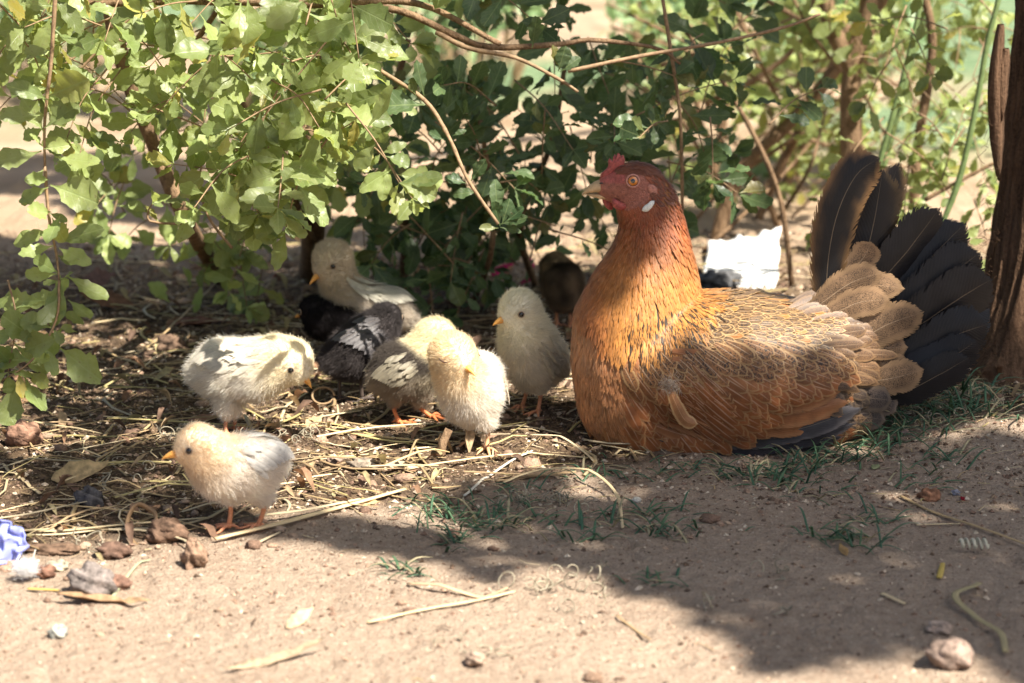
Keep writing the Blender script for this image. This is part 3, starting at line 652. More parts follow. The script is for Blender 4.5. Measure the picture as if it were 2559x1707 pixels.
def feather(acc, root, d, nrm, L, W, col, par, bvh=None, lift=(0.0003, 0.0025), rows=6, wf=None, curve=0.0, cup=0.25, sway=None, tint=(.86, .80, .78)):
    """one feather blade that follows the body surface from root along d"""
    pts = []; ns = []; p = Vector(root); n = Vector(nrm); d = Vector(d); d = (d - n * d.dot(n)).normalized(); st = L / rows
    for i in range(rows + 1):
        t = i / rows
        if bvh is not None:
            q, nn, _, _ = bvh.find_nearest(p)
            if q is not None: n = (n * 0.4 + nn * 0.6).normalized(); base = q
            else: base = p
            pts.append(base + n * (lift[0] + (lift[1] - lift[0]) * t)); d = (d - n * d.dot(n)).normalized(); p = base + d * st
        else:
            pts.append(p.copy()); d2 = (d + (sway or Vector()) * st + n * curve * st).normalized(); p = p + d2 * st; n = (n - d2 * n.dot(d2)).normalized(); d = d2
        ns.append(n.copy())
    V = []; UV = []
    for i in range(rows + 1):
        t = i / rows; w = (wf(t) if wf else (0.35 + 0.65 * min(1, t / 0.45)) * math.sqrt(max(0.0, 1 - max(0, (t - 0.55) / 0.45) ** 2.2))) * W * 0.5
        w = max(w, W * 0.06)
        tt = (pts[min(i + 1, rows)] - pts[max(i - 1, 0)]).normalized(); s = ns[i].cross(tt).normalized()
        for k in (-1, 0, 1): V.append(pts[i] + s * (k * w) - ns[i] * (abs(k) * w * cup)); UV.append((k, t))
    F = []
    for i in range(rows): a = i * 3; F += [(a, a + 1, a + 4, a + 3), (a + 1, a + 2, a + 5, a + 4)]
    acc.add(V, F, UV, tuple(c * k for c, k in zip(col, tint)), par)

# ---------------------------------------------------------------- the hen
YH = 0.03
hen = empty('hen', G(1720, 1160), 'golden brown hen with black fanned tail sitting on the ground beside her chicks', 'hen')
MM = 2.49 / FPX
def hp(px, py, dy=0.0): return P(px, py, YH + dy)
def e3(rx, ry, rz): return (rx * MM, ry * MM, rz * MM)
hb = blob([
    ([(hp(1588, 462), e3(74, 46, 58)), (hp(1612, 500), e3(80, 48, 62)), (hp(1632, 560), e3(79, 58, 60)), (hp(1630, 630), e3(98, 82, 65)), (hp(1612, 710), e3(134, 114, 75)), (hp(1592, 800), e3(158, 145, 95)), (hp(1586, 900), e3(158, 160, 120)), (hp(1592, 1000), e3(150, 160, 120)), (hp(1608, 1080), e3(130, 140, 80))], 0.004),
    ([(hp(1524, 468), e3(34, 27, 36)), (hp(1580, 470), e3(60, 42, 52))], 0.004),
    ([(hp(1600, 900), e3(150, 170, 150)), (hp(1700, 915), e3(150, 195, 185)), (hp(1850, 930), e3(170, 205, 205)), (hp(1980, 935), e3(150, 190, 188)), (hp(2070, 895), e3(110, 140, 145)), (hp(2120, 870), e3(60, 80, 105))], 0.006),
    ([(hp(1660, 900, -.045), e3(90, 45, 95)), (hp(1830, 940, -.05), e3(140, 50, 130)), (hp(2010, 980, -.045), e3(130, 45, 85))], 0.006),
    ([(hp(1660, 900, .045), e3(90, 45, 95)), (hp(1830, 940, .05), e3(140, 50, 130)), (hp(2010, 980, .045), e3(130, 45, 85))], 0.006),
    ([(hp(1700, 1060), e3(150, 150, 95)), (hp(1950, 1060), e3(150, 150, 85)), (hp(2110, 1030), e3(90, 110, 70))], 0.006),
], 0.0028, 10)
hv, ht = mesh_np(hb)
def hpx(p):
    d = Vector(p) - CAM; t = (YH - CAM.y); s = (p[1] - CAM.y) / t; return proj((p[0], YH, p[2]))
HPX = np.array([hpx(p) for p in hv])
def hen_cols(px, py):
    skin = np.array([0.31, 0.115, 0.08]); c = np.zeros((len(px), 3)) + np.array([0.33, 0.14, 0.05])
    face = ((px - 1568) / 78) ** 2 + ((py - 470) / 60) ** 2 < 1
    c[face] = skin; crown_ = face & (py < 430) & (px > 1560); c[crown_] = (0.20, 0.07, 0.04)
    lores = face & (py < 455) & (px < 1560); c[lores] = (0.36, 0.095, 0.08)
    return c
set_col(hb, hen_cols(HPX[:, 0], HPX[:, 1])); hbo = link('body', hb, MAT_SKIN, hen)
hbvh = BVHTree.FromPolygons([tuple(x) for x in hv], [tuple(x) for x in ht])
def hhit(px, py):
    d = ray(px, py).normalized(); q, n, _, _ = hbvh.ray_cast(CAM, d)
    if q is None:
        q, n, _, _ = hbvh.find_nearest(hp(px, py)); 
    return q, n
def noise1(p, s=30): return float(perlin(p[0] * s + 5, p[2] * s + p[1] * s * .7))
plum = Acc(); HACK = Acc()
N = 30000
sp, sn = sample_surface(hv, ht, N)
pj = np.array([hpx(p) for p in sp]); grid = {}
def angle(px, py):
    a = np.interp(px, [1400, 1480, 1560, 1650, 1750, 1850, 1950, 2060, 2200], [-84, -82, -68, -52, -36, -24, -14, -6, 4])
    if py < 830 and px > 1680: a = a + (np.interp(px, [1680, 1800, 2100], [16, 16, 6])) * float(sm(860, 760, py))
    return a
def lerp3(a, b, t): return tuple(x + (y - x) * t for x, y in zip(a, b))
placed = 0
for i in range(N):
    px, py = pj[i]; p = Vector(sp[i]); n = Vector(sn[i])
    if p.z < 0.004 or ((px - 1560) / 84) ** 2 + ((py - 472) / 58) ** 2 < 1 and px < 1622: continue
    rx = float(rng.uniform(-1, 1)); nz = noise1(p)
    hx = 1470 + max(0, (760 - py)) * .15   # left edge of the gold hackle
    hack = (py < 700 and px < 1800) or py < np.interp(px, [1400, 1480, 1540, 1600, 1690, 1740, 1775, 1776], [700, 735, 790, 815, 790, 745, 715, 0]) + 14 * nz
    if hack:
        v0 = Vector((px - 1600, py - 330)); v0.normalize(); dx, dz = v0.x, -v0.y; t = float(sm(480, 800, py))
        if py < 505: dx = dx * .6 + .75; 
        L = 0.006 + 0.034 * t; W = 0.0024 + 0.0024 * t; spc = 0.0017 + 0.0014 * t
        if py < 500: col = (0.20, .065, .03)
        elif py > 690 and px > 1570 and rng.random() < .13: col = (.05, .028, .014); W *= .7
        else:
            g = float(sm(540, 720, py)) * float(sm(1480, 1580, px)); col = lerp3((0.32, 0.085, 0.020), (0.62, 0.285, 0.065), g); 
            if px < 1530: col = lerp3(col, (0.50, 0.19, 0.05), float(sm(1540, 1440, px)))
        par = (0.10 * t, 0, float(sm(660, 740, py)) * float(sm(1530, 1600, px)) * (1 if rng.random() < .62 else 0)); lift = (0.0004, 0.0022 + .002 * t); cup = .15
    else:
        a = rad(angle(px, py) + 7 * rx + 8 * nz); dx, dz = math.cos(a), math.sin(a)
        par = [0.25, 0.0, 0.0]
        vis = n.dot((CAM - p).normalized()) > .12
        if vis and px > 1660 and 690 < py < 880 and px < 2080 and py > np.interp(px, [1660, 1700, 1740, 1790], [850, 815, 770, 690]): continue
        if px > 1640 and py < 860 - 40 * float(sm(1700, 1640, px)) + 20 * nz:                        # laced saddle
            L, W, spc = 0.021, 0.0105, 0.0068; rx_ = 1; col = (0.30, 0.18, 0.085); par = [0.85, 0.95, 0.0]; a = rad(angle(px, py) + 2 * rx + 5 * nz); dx, dz = math.cos(a), math.sin(a); 
            if rng.random() < .05: col = (.6, .26, .06); par[1] = .1
        elif px < 1600 + 30 * nz and py < 1120:                           # breast
            L, W, spc = 0.030, 0.0078, 0.0050; k = float(sm(1440, 1560, px)); col = lerp3((0.47, 0.215, 0.09), (0.40, 0.17, 0.062), k); par = [0.14, 0.0, 0.05]
        elif py > 1090 and px < 2000:
            L, W, spc = 0.024, 0.010, 0.0055; col = (0.44, 0.19, 0.065); par = [0.3, 0, 0]
        elif px > 2070 and py > 930:                                      # vent fluff
            L, W, spc = 0.028, 0.010, 0.005; col = (0.20, 0.14, 0.10); par = [0.3, .6, 0]
        elif px > 2040:
            L, W, spc = 0.030, 0.013, 0.0065; col = (0.46, 0.28, 0.14); par = [0.35, .8, 0]
        else:                                                              # wing coverts
            L, W, spc = 0.028 + .012 * float(sm(850, 1000, py)), 0.0125, 0.0075; k = float(sm(840, 960, py)); col = lerp3((0.46, 0.24, 0.10), (0.40, 0.15, 0.052), k); s_ = 0.5 + 0.9 * nz; par = [0.5 - .25 * k, max(0.0, min(1, s_ * 1.6 - .55 * k)), 0]
            if rng.random() < .12: par[1] = 1.0
        par = tuple(par); lift = (0.0003, 0.0032); cup = .22
        if py > 1080: lift = (.0003, .005)
    key = (int(p.x / spc), int(p.y / spc), int(p.z / spc)); c0 = grid.setdefault(key[0:3] + (round(spc, 4),), 0)
    if c0 >= 1: continue
    grid[key[0:3] + (round(spc, 4),)] = 1
    q = p + n * .0; vv = rng.uniform(.82, 1.15); col = tuple(c * vv for c in col)
    feather(plum, q, Vector((dx, -0.12 * (1 if p.y < YH else -1), dz)), n, L * rng.uniform(.85, 1.2), W * rng.uniform(.85, 1.15), col, par, hbvh, lift, 6 if L > .012 else 3, None, 0, cup)
    placed += 1
print('hen feathers', placed)
def free(px, py, ang, L, W, col, par, lo, hi, acc, cup=.2, rows=7):
    q, n, _, _ = hbvh.ray_cast(CAM, ray(px, py).normalized())
    if q is None: return
    a_ = rad(ang); feather(acc, q, (math.cos(a_), -.05, math.sin(a_)), n, L, W, col, par, hbvh, (lo, hi), rows, None, 0, cup)
k_ = 0
for x in np.arange(1650, 2110, 19.0):
    k_ += 1
    for y in np.arange(706, 905, 12.5):
        yy = y + (6.2 if k_ % 2 else 0) + rng.normal() * 2.2; xx = x + rng.normal() * 4.5
        if yy < np.interp(xx, [1650, 1690, 1740, 1790, 1900, 2110], [850, 805, 760, 700, 700, 715]) or yy > np.interp(xx, [1650, 1900, 2110], [880, 870, 900]): continue
        g_ = float(sm(2040, 2110, xx)); v_ = rng.uniform(.8, 1.15); orange = rng.random() < .035; edge_ = float(sm(840, 890, yy))
        c_ = (.50, .22, .06) if orange else lerp3(lerp3((.20, .12, .052), (.30, .15, .06), edge_), (.26, .16, .08), g_)
        free(xx, yy, -4 + 10 * float(sm(780, 720, yy)) - 12 * float(sm(800, 880, yy)) + rng.normal() * 6, .0245 * rng.uniform(.85, 1.15), .0088 * rng.uniform(.85, 1.15), tuple(c * v_ for c in c_), ((.78 - .42 * edge_) * rng.uniform(.55, 1), .1 if orange else .9, 0), .0006, .0036, plum)
k_ = 0
for x in np.arange(1560, 2070, 25.0):
    k_ += 1
    for y in np.arange(850, 1125, 16.0):
        yy = y + (8 if k_ % 2 else 0) + rng.normal() * 3; xx = x + rng.normal() * 4
        if yy < np.interp(xx, [1560, 1650, 1900, 2070], [900, 862, 858, 885]) or yy > np.interp(xx, [1560, 1640, 1740, 1800, 1900, 2070], [1115, 1115, 1085, 1055, 985, 925]): continue
        up_ = float(sm(960, 880, yy)); v_ = rng.uniform(.72, 1.15); sp_ = max(0.0, min(1.0, up_ * 1.1 - .15 + .9 * float(perlin(xx * .018, yy * .03)))); rearw = float(sm(1650, 1800, xx)); off = .0015 + .0075 * rearw
        free(xx, yy, np.interp(xx, [1560, 1700, 1850, 2000], [-58, -42, -28, -16]) + rng.normal() * 4, .042 - .010 * up_, .0185 - .004 * up_, tuple(c * v_ for c in lerp3((.37, .135, .045), (.31, .16, .065), up_)), (.32 + .15 * up_, sp_, 0), off + rng.uniform(0, .0006), off + .0045, plum, .22, 8)
tag(plum.build('plumage', MAT_FEATHER, hen), kind='stuff')

def path_feather(name, pts, W, col, par, nrm=Vector((0, -1, 0.15)), rows=14, wf=None, cup=0.12, edge=None, mat=None, ncol=7, parent=None, rip=0.0):
    """a large feather with its own curved path, wide round vane and raised shaft"""
    q = catmull(pts, rows); V = []; UV = []; C = []; PR = []; nrm = Vector(nrm).normalized()
    us = np.linspace(-1, 1, ncol)
    for i, p in enumerate(q):
        t = i / rows; tt = (q[min(i + 1, rows)] - q[max(i - 1, 0)]).normalized(); s = nrm.cross(tt).normalized(); n = tt.cross(s)
        w = (wf(t) if wf else (0.30 + 0.70 * min(1, (t / 0.5)) ** .8) * math.sqrt(max(0.0, 1 - max(0, (t - 0.72) / 0.28) ** 2.4))) * W * .5; w = max(w, W * .03)
        for u in us:
            r_ = rip * w * float(perlin(t * 9 + W * 999, u * 3 + 5))
            V.append(p + s * (u * w) - n * (abs(u) ** 1.5 * w * cup) + n * r_ + n * (0.0006 if u == 0 else 0)); UV.append((u, t))
            if edge: k = float(sm(.60, .92, abs(u) + .45 * float(sm(.8, 1, t)) + .15 * float(perlin(t * 14, u * 4 + W * 90)))); C.append(lerp3(col, edge, k)); PR.append((par[0], par[1] * k, par[2]))
            else: C.append(col); PR.append(par)
    F = [(i * ncol + k, i * ncol + k + 1, (i + 1) * ncol + k + 1, (i + 1) * ncol + k) for i in range(rows) for k in range(ncol - 1)]
    a = Acc(); a.add(V, F, UV, np.array(C) * .86, np.array(PR)); o = a.build(name, mat or (MAT_TAILF if name == 'tail_feather' else MAT_LONG), parent or hen)
    return o
BLK = (0.009, 0.008, 0.011); TAN = (0.42, 0.27, 0.13)
def tf(px, W, Y0, Y1, col=BLK, par=(0.0, 0.0, 0.0), name='tail_feather', edge=None, nrm=(0.0, -1, 0.1), wf=None):
    n = len(px); pts = [P(x, y, YH + Y0 + (Y1 - Y0) * i / (n - 1)) for i, (x, y) in enumerate(px)]
    path_feather(name, pts, W * MM, col, par, nrm, 20, wf, .16 if name == 'tail_feather' else .05, edge, rip=.05)
wide = lambda t: (0.30 + 0.70 * min(1, (t / 0.45)) ** .8) * max(0.0, 1 - max(0, (t - 0.82) / 0.18) ** 2.6) ** .5
# far to near, top to bottom
tf([(2150, 800), (2170, 660), (2205, 530), (2246, 404)], 108, .02, .05, BLK, (0, 1, 0), edge=(0.26, .16, .07), nrm=(.3, -1, 0), wf=wide)
tf([(2120, 850), (2150, 700), (2185, 550), (2206, 420)], 120, .02, .03, BLK, (0, 1, 0), edge=(0.10, .065, .03), wf=wide)
tf([(2080, 830), (2066, 700), (2088, 550), (2138, 440), (2200, 392)], 112, -.01, -.005, (0.012, .011, .012), (0, .9, 0), edge=(0.30, .165, .065), nrm=(-.15, -1, 0), wf=wide)
for px_, W_, y0_, y1_ in [([(2110, 860), (2190, 730), (2262, 620), (2350, 520)], 128, .010, .030), ([(2130, 870), (2240, 760), (2335, 640), (2412, 556)], 118, .016, .034), ([(2140, 880), (2270, 790), (2370, 690), (2450, 622)], 140, .004, .014),
                            ([(2120, 890), (2270, 830), (2390, 752), (2476, 694)], 150, -.004, .004), ([(2130, 910), (2290, 862), (2400, 800), (2470, 762)], 118, .002, .012), ([(2130, 925), (2280, 895), (2390, 840), (2462, 806)], 132, -.014, -.016),
                            ([(2120, 950), (2260, 935), (2370, 895), (2446, 856)], 104, -.020, -.030), ([(2120, 975), (2240, 972), (2350, 940), (2420, 896)], 92, -.026, -.036)]:
    px_ = [(x + rng.normal() * 5, y + rng.normal() * 5) for x, y in px_]
    tf(px_, W_, y0_, y1_, wf=wide, nrm=(rng.normal() * .15, -1, .1 + rng.normal() * .2))
SP = (0.33, 0.205, 0.115)
for px, W, y in [([(2090, 800), (2120, 700), (2160, 640), (2178, 604)], 74, -.012), ([(2080, 800), (2110, 755), (2175, 715), (2262, 722)], 72, -.022),
                 ([(2010, 790), (2070, 745), (2130, 705), (2206, 680)], 84, -.03), ([(2030, 800), (2090, 780), (2150, 755), (2226, 748)], 78, -.038),
                 ([(2060, 850), (2140, 850), (2220, 810), (2310, 778)], 96, -.042), ([(2030, 860), (2100, 830), (2180, 790), (2250, 775)], 76, -.034), ([(2060, 880), (2130, 880), (2200, 870), (2270, 868)], 80, -.036),
                 ([(2080, 930), (2160, 950), (2230, 945), (2310, 922)], 88, -.048), ([(2070, 900), (2140, 915), (2210, 920), (2275, 905)], 80, -.04),
                 ([(2060, 960), (2120, 985), (2180, 995), (2230, 1000)], 70, -.05), ([(2040, 980), (2100, 1020), (2160, 1040), (2215, 1050)], 66, -.04), ([(2080, 940), (2150, 970), (2200, 1000), (2240, 1030)], 70, -.03)]:
    low = px[-1][1] > 985; SPV = rng.uniform(.8, 1.1)
    tf(px, W, y * .6, y, (0.16, 0.12, 0.10) if low else tuple(c * SPV for c in SP), (0.10, 1, 0), 'tail_covert', None, (-.1, -1, .1))
# soft feathers that carry the rump over into the tail
rump = Acc()
for k in range(230):
    y = rng.uniform(728, 1010); x = rng.uniform(1990, 2160) - .25 * abs(y - 860); q, n, _, _ = hbvh.ray_cast(CAM, ray(x, y).normalized())
    if q is None: continue
    a_ = rad(np.interp(y, [735, 850, 1010], [26, 8, -26]) + rng.normal() * 7); v_ = rng.uniform(.7, 1.15); low_ = float(sm(930, 990, y))
    feather(rump, q, (math.cos(a_), -.10 + .08 * rng.normal(), math.sin(a_)), n * .5 + Vector((0, -1, .1)), rng.uniform(.034, .058) * (1 - .35 * low_), rng.uniform(.011, .016), tuple(c * v_ for c in lerp3((.20, .115, .055), (.15, .115, .09), low_)), (.10, .9, 0), None, rows=8, curve=-1.0, cup=.18)
tag(rump.build('rump_feathers', MAT_LONG, hen), kind='stuff')
# wing
wroot = None
def wf_(px, W, off, col, par, name='wing_feather', wfn=None, edge=None):
    pts = [];
    for i, (x, y) in enumerate(px):
        q, n = hhit(x, y); q = Vector((q.x, q.y, q.z)); pts.append(q + Vector((0, -1, 0)) * (off * (0.4 + 0.6 * i / (len(px) - 1))))
    # keep the path from diving back round the body
    ym = min(p.y for p in pts); pts = [P(x, y, min(p.y, ym + .016)) for (x, y), p in zip(px, pts)]
    path_feather(name, pts, W * MM, col, par, (0, -1, .12), 18, wfn, .12, edge, rip=.03)
DK = (0.045, 0.040, 0.048)
wf_([(1560, 1120), (1700, 1146), (1860, 1156), (2060, 1138)], 34, .004, (0.40, .2, .09), (.3, 0, 0), 'primary_feather')
wf_([(1620, 1110), (1780, 1140), (1940, 1128), (2110, 1090)], 52, .006, DK, (.0, 0, 0), 'primary_feather', edge=(.10, .08, .075))
wf_([(1640, 1090), (1800, 1118), (1960, 1100), (2140, 1058)], 62, .008, DK, (.0, 0, 0), 'primary_feather', edge=(.08, .07, .075))
wf_([(1660, 1070), (1820, 1098), (1990, 1074), (2158, 1018)], 64, .010, (0.06, .055, .062), (.0, 0, 0), 'primary_feather', edge=(.16, .14, .14))
RU = (0.40, 0.155, 0.058)
sec = [([(1600, 1050), (1720, 1090), (1860, 1108), (1990, 1088)], 56, 0), ([(1600, 1020), (1740, 1068), (1890, 1088), (2060, 1066)], 62, .0), ([(1620, 990), (1760, 1035), (1920, 1062), (2105, 1040)], 70, .0),
       ([(1640, 960), (1780, 1005), (1940, 1035), (2126, 1002)], 76, .35), ([(1660, 935), (1800, 970), (1960, 1000), (2112, 968)], 74, .8), ([(1680, 900), (1820, 935), (1960, 965), (2085, 938)], 70, 1), ([(1680, 880), (1800, 900), (1920, 925), (2030, 915)], 60, 1)]
for k, (px, W, s_) in enumerate(sec): SPV = rng.uniform(.85, 1.1); wf_(px, W, .005 + .0011 * k, tuple(c * SPV for c in RU), (.08, s_, 0), 'wing_feather', edge=(.42, .18, .075))
def covert(x, y, ang, L, W, par, col, off):
    a = rad(ang); q, n = hhit(x, y); feather(plum2, q + n * off, (math.cos(a), -.1, math.sin(a)), n, L, W, col, par, hbvh, (off, off + .004), 8)
plum2 = Acc()
# ruffled breast tufts at the ground
tuft = Acc()
for k in range(120):
    x = rng.uniform(1458, 1660); y = rng.uniform(1050, 1135) - (.15 * (x - 1560) if x > 1560 else 0); q, n, _, _ = hbvh.ray_cast(CAM, ray(x, y).normalized())
    if q is None: continue
    a_ = rad(np.interp(x, [1458, 1560, 1660], [-78, -50, -22]) + rng.normal() * 12); v_ = rng.uniform(.7, 1.1)
    feather(tuft, q + n * .001, (math.cos(a_), -.45 + .15 * rng.normal(), math.sin(a_)), n * .6 + Vector((0, -1, .3)), rng.uniform(.022, .034), rng.uniform(.008, .012), tuple(c * v_ for c in (.42, .18, .06)), (.2, 0, 0), None, rows=8, curve=rng.uniform(-14, 4), cup=.3)
for arr in tuft.v:
    arr[:, 2] = np.maximum(arr[:, 2], H(arr[:, 0], arr[:, 1]) + .001)
tag(tuft.build('breast_tufts', MAT_FEATHER, hen), kind='stuff')
q, n = hhit(1672, 950); path_feather('loose_feather', [P(1668, 955, q.y - .016), P(1685, 1000, q.y - .018), P(1712, 1050, q.y - .016), P(1745, 1060, q.y - .014)], .0145, (.46, .21, .085), (.5, .2, 0), (0.1, -1, .1), 12, None, .25)
fz = Acc()
for _ in range(260):
    p0 = P(rng.uniform(1655, 1700), rng.uniform(945, 975), q.y - .017); d = Vector((rng.uniform(-1, .5), -.4, rng.uniform(-1, 1))).normalized() * .008
    tube(fz, [p0, p0 + d * .5 + rv() * .001, p0 + d + rv() * .002], [.00012, .00006], 3, (.45, .38, .32))
tag(fz.build('down', MAT_BIT, hen), kind='stuff')

# head furniture
def on(px, py, off=0.0): q, n = hhit(px, py); return q + n * off, n
eq, en = on(1582, 452)
def eyeball(acc, c, n, r):
    z = Vector(n).normalized(); x = z.orthogonal().normalized(); y = z.cross(x); V = []; UV = []; seg, rg = 24, 10
    for i in range(rg + 1):
        th = (math.pi * .6) * i / rg
        for k in range(seg): ph = 2 * math.pi * k / seg; V.append(c + (x * math.cos(ph) + y * math.sin(ph)) * math.sin(th) * r + z * math.cos(th) * r * .8); UV.append((k / seg, i / rg))
    F = [(i * seg + k, (i + 1) * seg + k, (i + 1) * seg + (k + 1) % seg, i * seg + (k + 1) % seg) for i in range(rg) for k in range(seg)]; acc.add(V, F, UV)
en2 = (en * .5 + Vector((-.1, -1, .05))).normalized(); a = Acc(); eyeball(a, eq - en2 * .0008, en2, .0063); a.build('eye', MAT_EYE, hen)
def ring(acc, c, n, r, w, col=(1, 1, 1)):
    z = Vector(n).normalized(); x = z.orthogonal().normalized(); y = z.cross(x)
    tube(acc, [c + (x * math.cos(t) + y * math.sin(t)) * r for t in np.linspace(0, 2 * math.pi, 25)], w, 8, col, up=z, cap=False)
a = Acc(); ring(a, eq + en2 * .0014, en2, .0062, .0010); a.build('eyelid', simple('eyelid', (.50, .24, .19), .5, .4, 700, .3), hen)
q2, n2, _, _ = hbvh.ray_cast(Vector((eq.x, .3, eq.z)), Vector((0, -1, 0))); a = Acc(); eyeball(a, q2 - n2 * .001, n2, .0058); a.build('eye', MAT_EYE, hen)
def loft(sections, acc, col=(1, 1, 1), seg=14):
    """sections: (centre, up-half, down-half, side-half) rings stacked along x"""
    V = []
    for c, u_, d_, s_ in sections:
        for k in range(seg):
            t = 2 * math.pi * k / seg; z = math.sin(t); V.append(Vector(c) + Vector((0, math.cos(t) * s_, z * (u_ if z > 0 else d_))))
    F = [(i * seg + k, i * seg + (k + 1) % seg, (i + 1) * seg + (k + 1) % seg, (i + 1) * seg + k) for i in range(len(sections) - 1) for k in range(seg)]
    acc.add(V, F, None, col)
a = Acc(); m_ = MM
loft([(hp(1545, 470), 22 * m_, 12 * m_, 24 * m_), (hp(1525, 468), 24 * m_, 14 * m_, 23 * m_), (hp(1505, 468), 22 * m_, 14 * m_, 19 * m_), (hp(1485, 471), 17 * m_, 10 * m_, 14 * m_), (hp(1470, 476), 11 * m_, 7 * m_, 9 * m_), (hp(1460, 482), 5 * m_, 4 * m_, 4.5 * m_), (hp(1454, 488), 1 * m_, 1 * m_, 1 * m_)], a)
a.build('upper_beak', MAT_HORN, hen)
a = Acc(); loft([(hp(1552, 492), 8 * m_, 8 * m_, 22 * m_), (hp(1525, 491), 7 * m_, 9 * m_, 19 * m_), (hp(1500, 489), 6 * m_, 8 * m_, 13 * m_), (hp(1480, 487), 4 * m_, 5 * m_, 8 * m_), (hp(1466, 486), 1 * m_, 1 * m_, 1 * m_)], a)
a.build('lower_beak', MAT_HORN, hen)
a = Acc(); c = hp(1503, 458, -17 * m_); ball(a, c, (6 * m_, 3 * m_, 2.2 * m_), 10, 6); a.build('nostril', MAT_DUNG, hen)
def slab(name, outline, y, thick, mat, bulge=1.0):
    """thick lobed plate: outline in the head plane, rounded towards its middle"""
    pts = [P(x, yy, y) for x, yy in outline]; c = sum(pts, Vector()) / len(pts); pts = [c + (p - c) * (.95 if name == 'comb' else .9) - (Vector((0, 0, .0015)) if name == 'comb' else Vector()) for p in pts]; V = []; n = len(pts)
    for s_ in (-1, 1):
        for k in (1.0, .82, .45): V += [c.lerp(p, k) + Vector((0, s_ * thick * (0.15 if k == 1 else (.75 if k > .5 else 1.0 * bulge)), 0)) for p in pts]
        V.append(c + Vector((0, s_ * thick * bulge, 0)))
    F = []; T = []; o2 = 3 * n + 1
    for b in (0, o2):
        for r_ in range(2): F += [(b + r_ * n + k, b + r_ * n + (k + 1) % n, b + (r_ + 1) * n + (k + 1) % n, b + (r_ + 1) * n + k) for k in range(n)]
        F += [(b + 2 * n + k, b + 2 * n + (k + 1) % n, b + 3 * n, b + 3 * n) for k in range(n)]
    F += [(k, (k + 1) % n, o2 + (k + 1) % n, o2 + k) for k in range(n)]
    me = bpy.data.meshes.new(name); bm = bmesh.new(); vs = [bm.verts.new(v) for v in V]
    for f in F:
        f = list(dict.fromkeys(f))
        try: bm.faces.new([vs[i] for i in f])
        except ValueError: pass
    bmesh.ops.recalc_face_normals(bm, faces=bm.faces); bm.to_mesh(me); bm.free(); me.polygons.foreach_set('use_smooth', np.ones(len(me.polygons), bool))
    return link(name, me, mat, hen)
slab('comb', [(1496, 446), (1500, 432), (1512, 422), (1519, 412), (1519, 396), (1524, 390), (1530, 398), (1532, 388), (1537, 380), (1542, 386), (1544, 377), (1550, 380), (1553, 388), (1558, 382), (1563, 392), (1562, 406), (1560, 418), (1548, 428), (1530, 436), (1514, 450), (1502, 456)], YH, .0035, MAT_COMB)
slab('wattle', [(1530, 494), (1526, 506), (1532, 520), (1545, 527), (1558, 526), (1568, 519), (1566, 510), (1552, 504), (1540, 497)], YH - .014, .003, MAT_COMB)
slab('wattle', [(1502, 490), (1505, 505), (1512, 518), (1524, 528), (1534, 524), (1532, 506), (1520, 494)], YH + .004, .003, MAT_COMB)
q, n = on(1620, 513); slab('earlobe', [(1604, 521), (1602, 527), (1608, 531), (1618, 531), (1629, 521), (1637, 508), (1637, 500), (1628, 500), (1618, 508), (1609, 514)], q.y - .0015, .0028, MAT_LOBE)
q, n = on(1630, 470); slab('ear_patch', [(1616, 466), (1620, 460), (1632, 460), (1644, 470), (1644, 486), (1636, 492), (1624, 484), (1617, 476)], q.y - .0005, .0018, simple('ear_skin', (.45, .2, .15), .6, .3, 600, .3))
# bristly short feathers round the face
br = Acc()
for _ in range(900):
    x, y = rng.uniform(1530, 1650), rng.uniform(405, 560)
    if ((x - 1562) / 72) ** 2 + ((y - 474) / 50) ** 2 < .85 and not y < 436: continue
    q, n, _, _ = hbvh.ray_cast(CAM, ray(x, y).normalized())
    if q is None: continue
    feather(br, q, (.9 if y < 470 else .5, -.1, .1 if y < 440 else -.8), n, .007, .0022, (0.22, .065, .035) if y < 440 else (.34, .08, .025), (0.1, 0, 0), hbvh, (.0002, .0014), 3)
tag(br.build('face_feathers', MAT_FEATHER, hen), kind='stuff')
# ================================================================ CHICKS
def down_mat():
    m = M('chick_down'); c = m.attr('Col').outputs['Color']
    b = m.bsdf(c, 0.9, 0.1); t = m.n('BsdfTranslucent', ins={'Color': c})
    return m.done(m.n('MixShader', ins={0: 0.5, 1: b, 2: t}))
MAT_DOWN = down_mat()
MAT_CHICK = col_mat('chick_skin', 0.95, 0.05, 500, 0.15)
MAT_LEG = simple('chick_leg', (0.62, 0.27, 0.14), 0.5, 0.35, 700, 0.25, **{'Subsurface Weight': 0.2, 'Subsurface Radius': (0.004, 0.0015, 0.001)})
MAT_LEGD = simple('dark_leg', (0.08, 0.06, 0.05), 0.5, 0.35, 700, 0.25)
MAT_CWING = feather_mat('chick_wing', .4, 500, .3, .25, .5)
MAT_BEAK = simple('chick_beak', (0.78, 0.38, 0.09), 0.4, 0.4, 500, 0.2)
def hair(name, pos, col, rad_, parent):
    """pos (n, k, 3), col (n, 3)"""
    n, k, _ = pos.shape; hc = bpy.data.hair_curves.new(name); hc.add_curves([k] * n)
    at = hc.attributes.get('position') or hc.attributes.new('position', 'FLOAT_VECTOR', 'POINT'); at.data.foreach_set('vector', pos.reshape(-1).astype(np.float32))
    ra = hc.attributes.get('radius') or hc.attributes.new('radius', 'FLOAT', 'POINT'); ra.data.foreach_set('value', np.tile(np.asarray(rad_, np.float32), n))
    ca = hc.attributes.new('Col', 'FLOAT_COLOR', 'POINT'); c4 = np.hstack([np.repeat(col, k, 0), np.ones((n * k, 1))]); ca.data.foreach_set('color', c4.ravel().astype(np.float32))
    return link(name, hc, MAT_DOWN, parent)
